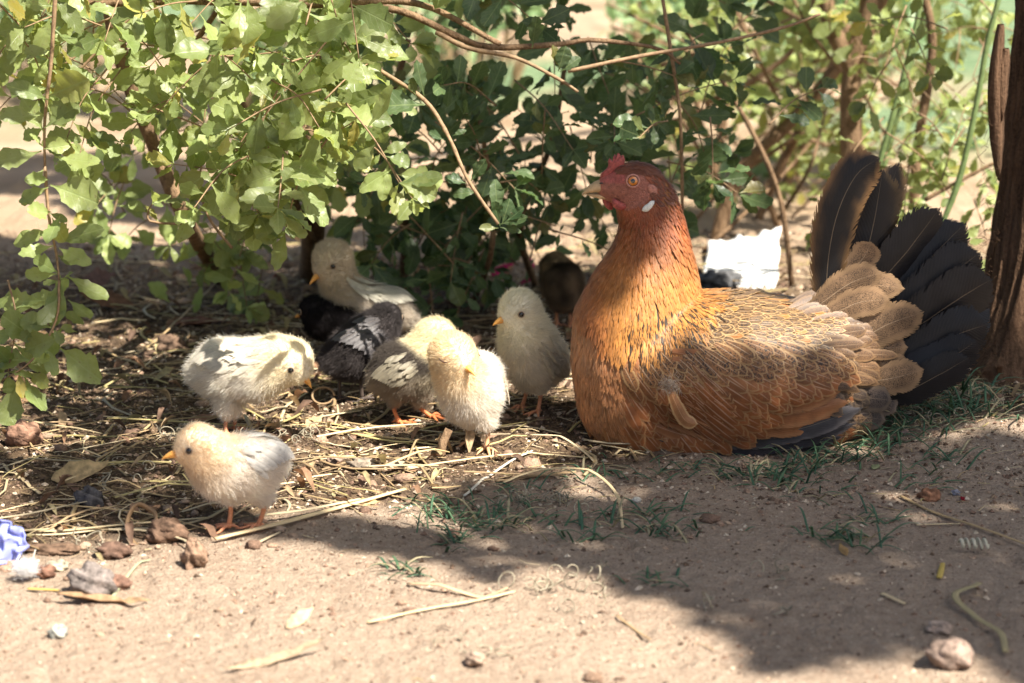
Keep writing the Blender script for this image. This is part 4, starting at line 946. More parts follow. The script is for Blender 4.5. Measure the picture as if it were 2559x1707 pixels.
def chick(label, feet, chain, head, beak, cfun, wing=None, n=22000, legmat=None, eye='open', thigh=None, eyeoff=None, fl=1.0, toe=None, wcol=None, beakmat=None, hidden_legs=False, wingmirror=True, beaklen=1.0):
    f0, f1 = G(*feet[0]), G(*feet[1]); base = (f0 + f1) / 2; Y = base.y; sc = (base - CAM).dot(_f) / FPX
    root = empty('chick', base, label, 'chick', 'chicks around the hen')
    C = [(P(x, y, Y + dy), r * sc) for x, y, dy, r in chain]; hc_, hr = P(head[0], head[1], Y + head[2]), head[3] * sc
    bd = Vector(beak).normalized(); k = 0.88
    chains = [([(c, r * k) for c, r in C] + [(hc_, hr * k * .98)], .003)]
    fwd = (C[-1][0] - C[0][0]); fwd.z = 0; fwd = (fwd + Vector((bd.x, bd.y, 0)) * .01).normalized(); side = Vector((-fwd.y, fwd.x, 0))
    chains.append(([(hc_ + bd * hr * .30 - Vector((0, 0, hr * .1)), hr * .66)], .003))
    big = max(C, key=lambda c: c[1]); legs = []
    for i, f in enumerate((f0, f1)):
        hip = Vector((f.x, f.y, 0)) * .7 + Vector((big[0].x, big[0].y, 0)) * .3; hip.z = big[0].z - big[1] * .55; low = Vector((f.x * .9 + hip.x * .1, f.y * .9 + hip.y * .1, max(f.z + .018, big[0].z - big[1] * 1.12)))
        if thigh: low = P(thigh[i][0], thigh[i][1], f.y * .6 + Y * .4)
        chains.append(([(hip, .013), (low + (hip - low) * .25, .0085), (low, .0048)], .003)); legs.append((low, f))
    me = blob(chains, .0021, 7); v, t = mesh_np(me)
    def colf(p): return cfun(p, p - np.array(base), p - np.array(hc_), hr)
    set_col(me, colf(v)); body = link('body', me, MAT_CHICK, root); bv = BVHTree.FromPolygons([tuple(x) for x in v], [tuple(x) for x in t])
    # down
    p, nn = sample_surface(v, t, n); flow = np.tile(-np.array(fwd), (n, 1)) + np.array([0, 0, -.35])
    hd = np.linalg.norm(p - np.array(hc_), axis=1); hm = np.clip(1.35 - hd / hr, 0, 1)[:, None] * 2.5; hm = np.clip(hm, 0, 1)
    flow = flow * (1 - hm) + hm * (-np.array(bd) + np.array([0, 0, .0])); flow -= nn * (flow * nn).sum(1)[:, None]
    jit = rng.normal(size=(n, 3)) * .28; cl = np.stack([perlin(p[:, 0] * 110 + 9, p[:, 2] * 110 + p[:, 1] * 70), perlin(p[:, 1] * 110, p[:, 2] * 110 + 33), perlin(p[:, 0] * 110 + 50, p[:, 2] * 110 + 7)], -1) * .55
    d0 = nn * .75 + flow * .75 + jit * .4 + cl * .5; d0 /= np.linalg.norm(d0, axis=1)[:, None]
    d1 = nn * .35 + flow * 1.0 + jit + cl + np.array([0, 0, -.2]); d1 /= np.linalg.norm(d1, axis=1)[:, None]
    face = np.clip(((p - np.array(hc_)) @ np.array(bd)) / hr, 0, 1)
    L = (.0066 * fl * rng.uniform(.6, 1.35, n)) * (1 - .28 * hm[:, 0]) * (1 - .55 * face * hm[:, 0])
    wisp = rng.random(n) < .08; L[wisp] *= 1.25; d0[wisp] = d0[wisp] * .6 + nn[wisp] * .6; d1[wisp] = d1[wisp] * .6 + nn[wisp] * .4
    low = p[:, 2] < base.z + .028; L[low] *= .45
    L = L[:, None]; pos = np.stack([p, p + d0 * L * .35, p + d0 * L * .5 + d1 * L * .2, p + d0 * L * .55 + d1 * L * .5], 1)
    c = colf(p) * rng.uniform(.82, 1.12, (n, 1)); hair('down', pos, np.clip(c, 0, .95), [.00015, .00012, .00009, .00003], root)
    # beak
    up = (Vector((0, 0, 1)) - bd * bd.z).normalized(); sd = bd.cross(up)
    bmb = beakmat or MAT_BEAK; b0 = hc_ + bd * hr * .80 - up * hr * .12; bl = .0155 * beaklen; U = Acc(); LW = Acc()
    for acc, sg, ln, hh in ((U, 1, bl, .0040), (LW, -1, bl * .78, .0019)):
        V = []; 
        for i in range(7):
            q = i / 6; cc = b0 + bd * ln * q + up * ((.0012 if sg > 0 else -.0012) - (.0022 * q ** 3 if sg > 0 else -.0004 * q)); w_ = .0046 * (1 - q) ** .75 + .0002; h_ = hh * (1 - q) ** .7 + .0002
            for s in range(10): a_ = 2 * math.pi * s / 10; V.append(cc + sd * math.cos(a_) * w_ + up * math.sin(a_) * h_)
        F = [(i * 10 + s, i * 10 + (s + 1) % 10, (i + 1) * 10 + (s + 1) % 10, (i + 1) * 10 + s) for i in range(6) for s in range(10)]; acc.add(V, F)
    U.build('upper_beak', bmb, root); LW.build('lower_beak', bmb, root)
    for s in (-1, 1):
        tgt = hc_ + bd * hr * .42 + sd * s * hr * 1.2 + up * hr * .12
        q, n_, _, _ = bv.ray_cast(tgt, (hc_ + bd * hr * .30 + up * hr * .08 - tgt).normalized())
        if q is None: continue
        a = Acc()
        if eye == 'open':
            ball(a, q + (tgt - hc_).normalized() * .0010, .0030, 12, 8); a.build('eye', MAT_BEADEYE, root)
            r_ = Acc(); z = (q - hc_).normalized(); ring(r_, q + z * .0018, z, .0032, .0006, (.45, .34, .25)); r_.build('eyelid', MAT_BIT, root)
        else:
            z = (q - hc_).normalized(); x = (bd - z * bd.dot(z)).normalized(); y = z.cross(x)
            if y.z < 0: y = -y
            tube(a, [q + z * .0030 + x * u * .005 - y * (.0013 * (1 - u * u)) for u in np.linspace(-1, 1, 9)], [.0005, .0010, .0005], 6, (.12, .07, .05)); a.build('eyelid', MAT_BIT, root)
    # legs
    lm = legmat or MAT_LEG
    for i, (lo, f) in enumerate(legs):
        a = Acc(); td = Vector(toe) if toe else Vector((bd.x, bd.y, 0)); td.z = 0; td.normalize(); fp = f + Vector((0, 0, .0035)); mid = lo.lerp(fp, .5) - td * .0012
        tube(a, catmull([lo + Vector((0, 0, .006)), lo, mid, fp], 10), [.0032, .0034, .0022, .0021, .0026], 9)
        ball(a, fp, (.0034, .0034, .003), 8, 6)
        for ang, ln in ((-38, .017), (2, .021), (36, .017), (176, .009)):
            an = rad(ang + rng.uniform(-6, 6)); d = Vector((td.x * math.cos(an) - td.y * math.sin(an), td.x * math.sin(an) + td.y * math.cos(an), 0)); pp = []
            for q_, hh in ((0, .0), (.3, .0022), (.65, .0), (1, -.0005)):
                w_ = fp + d * ln * q_; w_.z = hz(w_.x, w_.y) + .0022 + hh if q_ > 0 else fp.z; pp.append(w_)
            tube(a, catmull(pp, 9), [.0019, .0016, .0017, .0012, .0005], 7)
        a.build('leg', lm, root)
    # wings
    if wing:
        path, Wp, wl = wing; qs = []
        for x, y in path:
            q, n_, _, _ = bv.ray_cast(CAM, ray(x, y).normalized())
            if q is None: pt = P(x, y, Y); q, n_, _, _ = bv.find_nearest(pt); q = pt + (q - pt) * .2
            qs.append(q)
        def mk(qs, sg):
            a = Acc(); nf = 10
            r0, r1, tip_ = qs[0], qs[len(qs) // 2], qs[-1]; ax = (tip_ - r0).normalized(); L_ = (tip_ - r0).length; nrm = ((r1 - big[0])).normalized(); dn = nrm.cross(ax).normalized()
            if dn.z > 0: dn = -dn
            w_ = Wp * sc; wc = tuple(c * .84 for c in (wcol or (.80, .72, .58)))
            for k_ in range(nf):
                u = k_ / (nf - 1); st = r0.lerp(tip_, .12 + .40 * u * .8) - dn * w_ * (.35 - .75 * (1 - u)) * .6; en = tip_ - ax * L_ * wl * (1 - u) ** 1.2 + dn * w_ * (.55 * (1 - u) - .15) * 1.0
                feather(a, st, en - st, nrm, (en - st).length, w_ * .21, tuple(np.array(wc) * rng.uniform(.74, 1.04)), (.0, 0, 0), bv, (.0010 + .0003 * k_, .0066 + .0003 * k_), 6, None, 0, .5, None, (1, 1, 1))
            for k_ in range(12):
                u = rng.random(); st = r0.lerp(tip_, rng.uniform(.02, .35)) + dn * w_ * rng.uniform(-.4, .45)
                feather(a, st, ax + dn * rng.uniform(-.1, .35), nrm, L_ * rng.uniform(.28, .42), w_ * .17, tuple(np.array(wc) * rng.uniform(.75, 1.02)), (0, 0, 0), bv, (.002, .0072), 5, None, 0, .4, None, (1, 1, 1))
            a.build('wing', MAT_CWING, root)
        mk(qs, 1)
        if wingmirror:
            c0 = big[0]; mk([q - side * 2 * (q - c0).dot(side) for q in qs], -1)
    return root
def cf(headc, bodyc, split=1.3, back=None, backz=.075, mott=0.0):
    hcx, bc = np.array(headc), np.array(bodyc)
    def f(p, rel, rh, hr):
        d = np.linalg.norm(rh, axis=1) / hr; t = sm(split - .2, split + 1.1, d)[:, None]; c = hcx * (1 - t) + bc * t
        if back is not None: b = (sm(backz - .012, backz + .008, rel[:, 2]) * sm(1.2, 1.5, d))[:, None]; c = c * (1 - b) + np.array(back) * b
        nz = perlin(p[:, 0] * 60 + p[:, 1] * 30, p[:, 2] * 60)[:, None]; return np.clip(c * (1 + (.12 + mott) * nz * 1.6), 0, .95)
    return f
chick('buff chick standing on the thick straw, head turned left', [(572, 1322), (645, 1322)], [(668, 1152, .0, 52), (622, 1163, 0, 86), (556, 1172, -.003, 80), (522, 1140, -.006, 70)], (492, 1114, -.008, 59), (-1, -.25, -.22),
      cf((.86, .72, .54), (.88, .82, .74), 1.2), ([(600, 1110), (670, 1130), (722, 1175)], 95, .3), thigh=[(575, 1250), (662, 1255)], toe=(-1, -.35, 0), wcol=(.80, .76, .70), beaklen=1.05)
chick('pale yellow chick pecking downwards, right behind the standing buff chick', [(566, 1092), (590, 1084)], [(505, 930, .0, 42), (560, 922, 0, 84), (635, 925, -.002, 84), (690, 905, -.004, 74)], (728, 900, -.006, 61), (.66, -.25, -.70),
      cf((.88, .80, .62), (.89, .84, .75), 1.1), ([(655, 870), (580, 880), (485, 925)], 100, .3), thigh=[(566, 1045), (588, 1040)], toe=(.9, -.4, 0), wcol=(.82, .76, .64))
chick('dark grey chick with pale wing feathers, seen from behind', [(850, 1008), (905, 1004)], [(832, 900, -.01, 34), (875, 885, 0, 66), (920, 850, .012, 68), (955, 812, .03, 46)], (965, 795, .05, 44), (.5, 1, -.3),
      cf((.085, .075, .075), (.09, .078, .077), 1.2, mott=.3), ([(975, 815), (930, 845), (848, 880)], 120, .35), legmat=MAT_LEGD, toe=(.7, .6, 0), wcol=(.13, .12, .125), wingmirror=False, fl=1.1)
chick('black chick crouching in shade behind the dark grey one', [(840, 905), (890, 905)], [(930, 800, 0, 46), (870, 800, 0, 66), (810, 795, 0, 58)], (785, 775, .01, 42), (-.8, .5, -.3),
      cf((.022, .019, .02), (.022, .019, .02), 1.2, mott=.3), None, legmat=MAT_LEGD, n=12000)
chick('pale chick at the back with one wing lifted, by the bush stem', [(890, 902), (940, 900)], [(1015, 792, .0, 30), (975, 775, 0, 56), (905, 765, -.002, 64), (848, 715, -.006, 50)], (830, 648, -.008, 56), (-.72, -.45, -.62),
      cf((.64, .55, .42), (.58, .52, .44), 1.4), ([(862, 690), (950, 705), (1036, 775)], 78, .35), toe=(-.8, -.5, 0), wcol=(.72, .68, .56), beaklen=1.25, fl=.9)
chick('grey-backed chick facing away, half hidden behind the dozing chick', [(998, 1062), (1078, 1050)], [(962, 945, -.005, 44), (1000, 925, 0, 76), (1050, 905, .004, 70)], (1088, 848, .012, 62), (.75, .7, -.1),
      cf((.86, .77, .56), (.44, .37, .29), 1.25, (.13, .11, .095), .058), ([(1040, 900), (1000, 915), (938, 955)], 84, .3), thigh=[(982, 1010), (1044, 1012)], toe=(.85, -.35, 0), wcol=(.42, .37, .27),
      legmat=simple('orange_leg', (.72, .24, .09), .5, .35, 700, .2))
chick('buff chick dozing with its head bowed and eyes closed', [(1165, 1116), (1216, 1128)], [(1200, 935, .03, 60), (1178, 985, 0, 88), (1150, 945, -.012, 70)], (1130, 885, -.022, 64), (.66, -.70, -.34),
      cf((.86, .71, .49), (.88, .82, .73), 1.1), ([(1245, 915), (1262, 960), (1275, 1010)], 60, .3), eye='shut', thigh=[(1172, 1066), (1222, 1068)], toe=(.1, -1, 0), wcol=(.78, .66, .50), beaklen=1.15,
      legmat=simple('pale_leg', (.58, .33, .17), .5, .35, 700, .2))
chick('cream chick standing upright in shade next to the hen\'s breast', [(1304, 1026), (1344, 1037)], [(1372, 905, .025, 56), (1336, 895, 0, 86), (1318, 850, -.010, 78), (1306, 810, -.014, 64)], (1298, 775, -.018, 58), (-.82, -.52, -.25),
      cf((.82, .77, .62), (.82, .76, .64), 1.3), ([(1350, 850), (1392, 890), (1410, 950)], 70, .3), thigh=[(1318, 970), (1352, 974)], toe=(-.5, -.85, 0), wcol=(.70, .64, .48))
chick('brown-black chick behind the hen\'s breast, seen from the rear', [(1390, 812), (1425, 814)], [(1412, 745, 0, 42), (1405, 705, .01, 58)], (1385, 665, .03, 40), (-.2, 1, .1),
      cf((.34, .25, .15), (.30, .22, .15), 1.2, (.06, .045, .03), .07, mott=.5), None, n=12000, toe=(0, 1, 0))
# ================================================================ LITTER
def lay(pts, h=0.002, sag=True):
    """rest a path given in picture points on the ground"""
    return [G(x, y, h) for x, y in pts]
STRAW = [(.78, .62, .37), (.62, .45, .23), (.50, .36, .19), (.70, .58, .38), (.42, .29, .16), (.56, .46, .20)]
def straw(pts, w, label, col=0, name='straw', flat=.35, lift=.0025, z=None, cat='straw', group=None, sides=8, taper=(1, 1, .8)):
    q = catmull(lay(pts, lift), 18)
    for i, p in enumerate(q):
        p.z = max(p.z, hz(p.x, p.y) + w * .3)
        if z: p.z += np.interp(i / 18, np.linspace(0, 1, len(z)), z)
    a = Acc(); c = STRAW[col] if isinstance(col, int) else col; tube(a, q, [w * t for t in taper], sides, c, flat=flat)
    o = a.build(name, MAT_STRAW); tag(o, label, cat, group); return o
straw([(538, 1357), (700, 1318), (860, 1275), (1012, 1232)], .0034, 'thick pale straw under the feet of the foremost chick', 0, lift=.004, taper=(.9, 1.1, 1, .8))
straw([(640, 1305), (760, 1290), (900, 1262)], .0026, 'split strand lying along the thick pale straw', 3, lift=.006)
straw([(640, 1365), (670, 1350), (700, 1336)], .0018, 'short pale splinter below the end of the thick straw', 3)
straw([(-40, 1322), (120, 1334), (300, 1318), (520, 1300)], .0022, 'long pale straw ending at the left edge above the blue plastic', 0)
straw([(-40, 1345), (140, 1342), (260, 1330), (400, 1326)], .0018, 'thin straw lying just under the long pale one at the left edge', 3)
straw([(300, 925), (420, 850), (520, 770), (600, 700)], .0016, 'long grey stalk leaning up behind the pecking chick', 2, z=[0, .01, .02, .03])
straw([(330, 905), (480, 960), (620, 1030), (700, 1075)], .0016, 'greenish straw stalk running down to the foremost chick\'s back', 5)
straw([(690, 1050), (850, 1085), (1040, 1105), (1150, 1110)], .0024, 'long straw stem running right from behind the foremost chick', 1)
straw([(820, 1060), (960, 1100), (1060, 1125)], .0014, 'thin stem over the long straw left of the dozing chick', 5)
straw([(780, 1110), (900, 1125), (980, 1130)], .0012, 'thin greenish straw left of the upright twig stub', 3)
straw([(720, 1165), (830, 1150), (945, 1138)], .0015, 'pale straw just right of the foremost chick\'s wing', 0)
straw([(830, 1100), (930, 1060), (985, 1020)], .0024, 'brown stem pointing at the grey-backed chick\'s foot', 2)
straw([(1010, 1180), (1120, 1160), (1300, 1140), (1480, 1150)], .0020, 'pale straw crossing in front of the dozing chick\'s feet', 0)
straw([(1160, 1245), (1230, 1190), (1290, 1150), (1330, 1135)], .0018, 'pale flat blade slanting up from the grass tuft', (.66, .62, .52))
straw([(1325, 1092), (1400, 1110), (1460, 1145), (1490, 1165)], .0016, 'curved pale stem touching the hen\'s breast', 3, z=[0, .006, .004, 0])
straw([(1250, 1215), (1350, 1195), (1470, 1210), (1540, 1260), (1556, 1325)], .0017, 'long arched dry stem curling down in front of the hen', 0, z=[0, .006, .012, .008, 0])
straw([(1240, 1210), (1340, 1195), (1440, 1185)], .0026, 'dry brown stalk behind the long arched stem', 4)
straw([(1005, 1195), (1040, 1125), (1080, 1110)], .0012, 'thin crooked twig left of the dozing chick', 4, z=[0, .008, 0])
straw([(918, 1562), (1060, 1530), (1200, 1505), (1285, 1485)], .0020, 'single pale straw lying on the bare dirt in front', 0)
straw([(1020, 1465), (1100, 1480), (1200, 1500), (1270, 1490)], .0024, 'crumpled dry husk above the single pale straw', (.66, .48, .30), z=[0, .004, 0, .005])
straw([(2250, 1245), (2330, 1285), (2450, 1325), (2600, 1380)], .0020, 'long straw running out at the right edge', 2)
straw([(2290, 1318), (2350, 1316), (2400, 1315)], .0012, 'short thin straw under the long one on the right', 0)
straw([(2347, 1450), (2356, 1415)], .0026, 'stubby yellow straw chip on the bare dirt at right', (.68, .50, .12))
straw([(2447, 1478), (2385, 1510), (2440, 1560), (2500, 1600), (2512, 1640)], .0030, 'curled pale green grass strip near the lower right corner', (.46, .38, .20), z=[.004, .006, .003, .004, .001], flat=.15)
straw([(2205, 1490), (2260, 1515)], .0022, 'small torn straw bit below the grass sprout', 0)
straw([(100, 1240), (-10, 1160)], .0020, 'pale straw slanting down from the left edge', 0)
straw([(440, 1190), (470, 1160), (540, 1200), (620, 1210)], .0018, 'bent pale stalk left of the foremost chick\'s breast', 2)
straw([(280, 1500), (340, 1420), (375, 1405)], .0016, 'pale green blade beside the grey crusted stone', (.45, .48, .30))
straw([(70, 1478), (150, 1482)], .0020, 'yellow straw bit left of the grey crusted stone', (.60, .42, .12))
straw([(1540, 1545), (1600, 1590), (1625, 1605)], .0014, 'short brown twig on the bare dirt at the bottom', 4)
straw([(700, 1075), (715, 1030), (770, 985)], .0018, 'forked dry twig standing up right of the pecking chick\'s foot', 3, z=[0, .004, .0])
# curl of bark strip
a = Acc(); c = G(355, 1345, .013); tube(a, [c + Vector((.013 * math.cos(t), .010 * math.sin(t) + .003 * math.sin(2 * t), .015 * math.sin(t) * (1 + .2 * math.cos(3 * t)))) for t in np.linspace(-1.2, 4.8, 26)], .0013, 6, (.34, .22, .12), flat=1.8, up=Vector((0, 1, 0)))
tag(a.build('bark_curl', MAT_STRAW), 'ring-shaped curl of dry bark left of the foremost chick\'s feet', 'bark')
a = Acc(); c = G(808, 1015, .012); tube(a, [c + Vector((.012 * math.cos(t), .006 * math.sin(t), .008 * math.sin(t))) for t in np.linspace(0, 5.8, 24)], .0013, 6, (.4, .27, .15), up=Vector((0, 1, 0)))
tag(a.build('bark_curl', MAT_STRAW), 'small curl of dry stem under the dark grey chick', 'bark')
a = Acc(); c = G(2430, 1385, .006)
tube(a, [c + Vector((-.012 + .026 * t, .003 * math.cos(t * 30), .004 + .0036 * math.sin(t * 30 + t))) for t in np.linspace(0, 1, 70)], .0017, 6, (.66, .62, .48), flat=.5)
tag(a.build('shaving', MAT_STRAW), 'pale corkscrew shaving on the dirt at the right', 'shaving')
a = Acc(); g = G(1098, 1140); tube(a, catmull([g - Vector((0, 0, .01)), g + Vector((.003, 0, .012)), g + Vector((.010, .004, .027))], 10), [.0052, .0047, .0042], 12, (.24, .15, .09))
tag(a.build('twig_stub', MAT_STEM), 'short brown twig stub standing in front of the grey-backed chick', 'twig')
# dead leaves
def dead_leaf(px, py, size, ang, label, col=(.36, .22, .12), tilt=.4, curl=.6, name='dead_leaf', wx=1.0):
    v, f, uv = leaf_geo(1, 10, int(px)); v = v.copy(); v[:, 0] *= wx; v[:, 2] = v[:, 2] * .5 + curl * v[:, 0] ** 2 * 2.2 + curl * .5 * (v[:, 1] - .5) ** 2
    m = np.array(frame(G(px, py, .002), (math.cos(rad(ang)), math.sin(rad(ang)), tilt * .4), (.1, -tilt, 1), size)); w_ = v @ m[:3, :3].T + m[:3, 3]; low = (w_[:, 2] - H(w_[:, 0], w_[:, 1])).min(); w_[:, 2] -= low - .0006
    a = Acc(); a.add(w_, f, uv, col); o = a.build(name, MAT_DEAD); md = o.modifiers.new('t', 'SOLIDIFY'); md.thickness = .0004; tag(o, label, 'leaf', 'fallen leaves')
dead_leaf(130, 1205, .056, 15, 'curled tan dead leaf left of the dark round pebble', (.52, .38, .20), .7, .5)
dead_leaf(420, 815, .075, -10, 'flat reddish-brown dead leaf in the shade behind the pecking chick', (.34, .17, .11), .2, .3)
dead_leaf(200, 720, .085, -40, 'large crumpled brown leaf under the hanging sprig', (.26, .14, .095), .9, .9)
dead_leaf(330, 770, .07, 200, 'brown folded leaf beside the large crumpled one', (.24, .13, .08), .6, .8)
dead_leaf(470, 1060, .034, 30, 'small reddish leaf flake above the foremost chick\'s head', (.36, .2, .13), .3, .4)
dead_leaf(715, 1572, .030, 40, 'small standing dry leaf on the sunlit dirt in front', (.62, .46, .30), 1.2, .7)
dead_leaf(560, 1680, .085, 25, 'long pale dry leaf at the bottom edge', (.44, .33, .22), .5, .9, wx=.25)
dead_leaf(150, 1510, .075, -4, 'long thin curled leaf below the grey crusted stone', (.40, .26, .15), .3, 1.0, wx=.3)
dead_leaf(2180, 1175, .017, 60, 'tiny pale green leaf below the hen\'s wing tip', (.30, .32, .17), .4, .5)
dead_leaf(2115, 1390, .020, 100, 'yellow-brown shrivelled leaf at the foot of the grass sprout', (.42, .27, .12), .8, .8)
dead_leaf(880, 1262, .026, 20, 'small tan leaf scrap right of the foremost chick', (.55, .40, .20), .3, .6)
dead_leaf(765, 1070, .030, 60, 'pale twisted leaf right behind the foremost chick', (.55, .42, .26), .6, .7)
dead_leaf(975, 1175, .030, -10, 'pale curled husk left of the twig stub', (.68, .58, .42), .4, 1.0)
dead_leaf(40, 1010, .05, 60, 'brown leaf lying under the lowest sprig leaves at left', (.36, .22, .12), .4, .6)
for px, py, lab in [(1228, 690, 'magenta fallen petal under the shaded bush, the largest'), (1330, 668, 'dark pink petal on the ground just left of the brown-black chick'), (1300, 715, 'pink petal scrap below the two larger petals'), (690, 705, 'red petal at the foot of the thick bush stem'), (2457, 690, 'pink petal between the tail and the tree trunk'), (2410, 1254, 'tiny dark red petal on the dirt at the right')]:
    dead_leaf(px, py, .042 if px in (1228, 1330) else (.009 if px == 2410 else .02), rng.uniform(0, 180), lab, (.50, .03, .13) if px != 690 and px != 2410 else (.30, .02, .03), .9, .9, 'petal')
# stones and clods
def stone(px, py, r, label, col, sx=1.0, sz=.7, rough=.5, sink=.42, name='stone', cat='stone'):
    r *= .85; col = tuple(c * .8 for c in col)
    g = G(px, py); a = Acc(); ball(a, g + Vector((0, 0, r * sz * (1 - sink))), (r * sx, r, r * sz), 28, 18, col, None, rough, px * .013); V = a.v[0]
    for k, s_ in ((200, .06), (500, .035)): V += (V - np.array(g)) * (s_ * perlin(V[:, 0] * k + V[:, 2] * k * .6, V[:, 1] * k + V[:, 2] * k))[:, None]
    a.v[0] = V; tag(a.build(name, MAT_STONE), label, cat)
stone(228, 1485, .021, 'grey crusted stone with pale crystals, the biggest at lower left', (.26, .22, .20), 1.1, .85)
stone(298, 1470, .011, 'reddish stone touching the right of the grey crusted one', (.26, .15, .11))
stone(222, 1268, .016, 'dark grey round pebble beside the tan dead leaf', (.13, .12, .12), 1, .85)
stone(62, 1105, .020, 'reddish brown rock under the hanging sprig', (.33, .19, .13), 1.1, .8)
stone(420, 1345, .017, 'brown earth clod left of the foremost chick\'s feet', (.20, .125, .085), 1.2, .8, name='earth_clod', cat='clod')
stone(285, 1390, .015, 'dark brown clod below the bark ring', (.18, .11, .08), 1.2, .6, name='earth_clod', cat='clod')
stone(488, 1415, .015, 'jagged light brown clod below the foremost chick', (.34, .22, .15), .8, 1.1, .6, name='earth_clod', cat='clod')
stone(128, 1380, .014, 'flat dark clod right of the blue plastic', (.19, .12, .08), 2.0, .35, name='earth_clod', cat='clod')
stone(112, 1440, .010, 'small red-brown stone right of the white down tuft', (.24, .13, .09))
stone(140, 1425, .010, 'pale dry husk lump between the down tuft and the crusted stone', (.52, .46, .34), 1.2, .6)
stone(145, 1590, .009, 'small greenish white pebble at lower left', (.50, .50, .44))
stone(908, 1170, .013, 'flat grey-brown stone left of the twig stub', (.32, .26, .20), 1.4, .55)
stone(835, 1165, .009, 'knobbly pinkish stone right of the foremost chick\'s tail', (.46, .33, .26), 1, .9)
stone(430, 880, .020, 'brown rock half buried left of the pecking chick', (.20, .13, .09), 1.1, .75)
stone(2322, 1255, .012, 'rust-red clod on the dirt below the tree trunk', (.34, .17, .10), 1, .8, .5)
stone(2388, 1236, .005, 'small bluish pebble beside the rust-red clod', (.38, .38, .45))
stone(2375, 1655, .020, 'smooth pinkish stone at the lower right corner', (.34, .25, .20), 1.05, .7, .3, .5)
stone(2345, 1580, .012, 'low pale stone above the smooth pinkish one', (.50, .38, .30), 1, .5)
stone(1790, 722, .024, 'dark grey round stone between the hen and the white paper', (.14, .14, .145), 1.5, .75)
stone(1188, 1655, .009, 'small light stone at the bottom edge', (.45, .33, .25))
stone(700, 1330, .006, 'tiny pebble by the front chick\'s right foot', (.36, .27, .2))
stone(2260, 1085, .006, 'small pink-grey pebble in the grass below the hen\'s tail', (.42, .30, .25))
stone(1590, 1255, .005, 'tiny white pebble on the shaded dirt before the hen', (.62, .58, .50))
stone(2230, 700, .05, 'pale sunlit rock behind the tail feathers', (.50, .36, .25), 1.3, .8)
# blue plastic, down tuft, white paper
g = G(8, 1425); a = Acc(); V = []; n_ = 16
for j in range(n_ + 1):
    for i in range(n_ + 1):
        u, v_ = i / n_ * 2 - 1, j / n_ * 2 - 1; r_ = math.sqrt(u * u + v_ * v_) / max(abs(u), abs(v_), 1e-6) if (u or v_) else 1; x, y = u / r_ * 1.0, v_ / r_
        f2 = float(fbm(x * 1.8 + 3, y * 1.8, 3)); V.append(g + Vector((x * .018 + .004 * f2, .006 + .012 * f2 + .006 * (x * x) + .012 * (1 + y) * .5, .002 + .018 * (1 + y) + .002 * math.sin(x * 5 + y * 4))))
F = [(j * (n_ + 1) + i, j * (n_ + 1) + i + 1, (j + 1) * (n_ + 1) + i + 1, (j + 1) * (n_ + 1) + i) for j in range(n_) for i in range(n_)]
a.add(V, F); o = a.build('plastic_scrap', simple('blue_plastic', (.30, .34, .74), .25, .5, 60, .2)); o.modifiers.new('s', 'SOLIDIFY').thickness = .0015; tag(o, 'shiny blue plastic scrap at the left edge', 'plastic')
g = G(66, 1452, .006); root = empty('feather_tuft', g, 'fluffy white down tuft beside the blue plastic', 'feather'); a = Acc()
tube(a, [g, g + Vector((.006, 0, .012)), g + Vector((.009, 0, .022))], .0004, 5, (.8, .76, .68)); a.build('quill', MAT_BIT, root)
q = np.array(g) + rng.normal(size=(1500, 3)) * .0025 + np.array([0, 0, .003]); d = rng.normal(size=(1500, 3)); d[:, 2] = np.abs(d[:, 2]) * .8; d /= np.linalg.norm(d, axis=1)[:, None]; L = rng.uniform(.004, .013, (1500, 1))
hair('barbs', np.stack([q, q + d * L * .5, q + d * L + rng.normal(size=(1500, 3)) * .001], 1), np.full((1500, 3), .85), [.00015, .0001, .00005], root)
def paper():
    a = Acc(); n_ = 30; V = []
    c = [P(1752, 728, .80), P(1935, 745, .76), P(1952, 588, 1.0), P(1768, 622, 1.02)]
    for j in range(n_ + 1):
        for i in range(n_ + 1):
            u, v_ = i / n_, j / n_; p = (c[0] * (1 - u) + c[1] * u) * (1 - v_) + (c[3] * (1 - u) + c[2] * u) * v_
            f_ = float(fbm(u * 3 + 4, v_ * 3, 2)); fo = abs(float(perlin(u * 4 + v_ * 2, v_ * 3 - u)) ); p = p + Vector((.006 * f_, -.008 * f_ - .045 * fo, .014 + .010 * f_ - .012 * fo + (.006 * float(perlin(u * 9, 3)) if v_ > .9 else 0))); V.append(p)
    F = [(j * (n_ + 1) + i, j * (n_ + 1) + i + 1, (j + 1) * (n_ + 1) + i + 1, (j + 1) * (n_ + 1) + i) for j in range(n_) for i in range(n_)]
    a.add(V, F); o = a.build('paper_sheet', simple('white_paper', (.74, .74, .72), .6, .3, 40, .12)); o.modifiers.new('s', 'SOLIDIFY').thickness = .0008; tag(o, 'crumpled white paper sheet in sun behind the hen\'s back', 'paper')
paper()
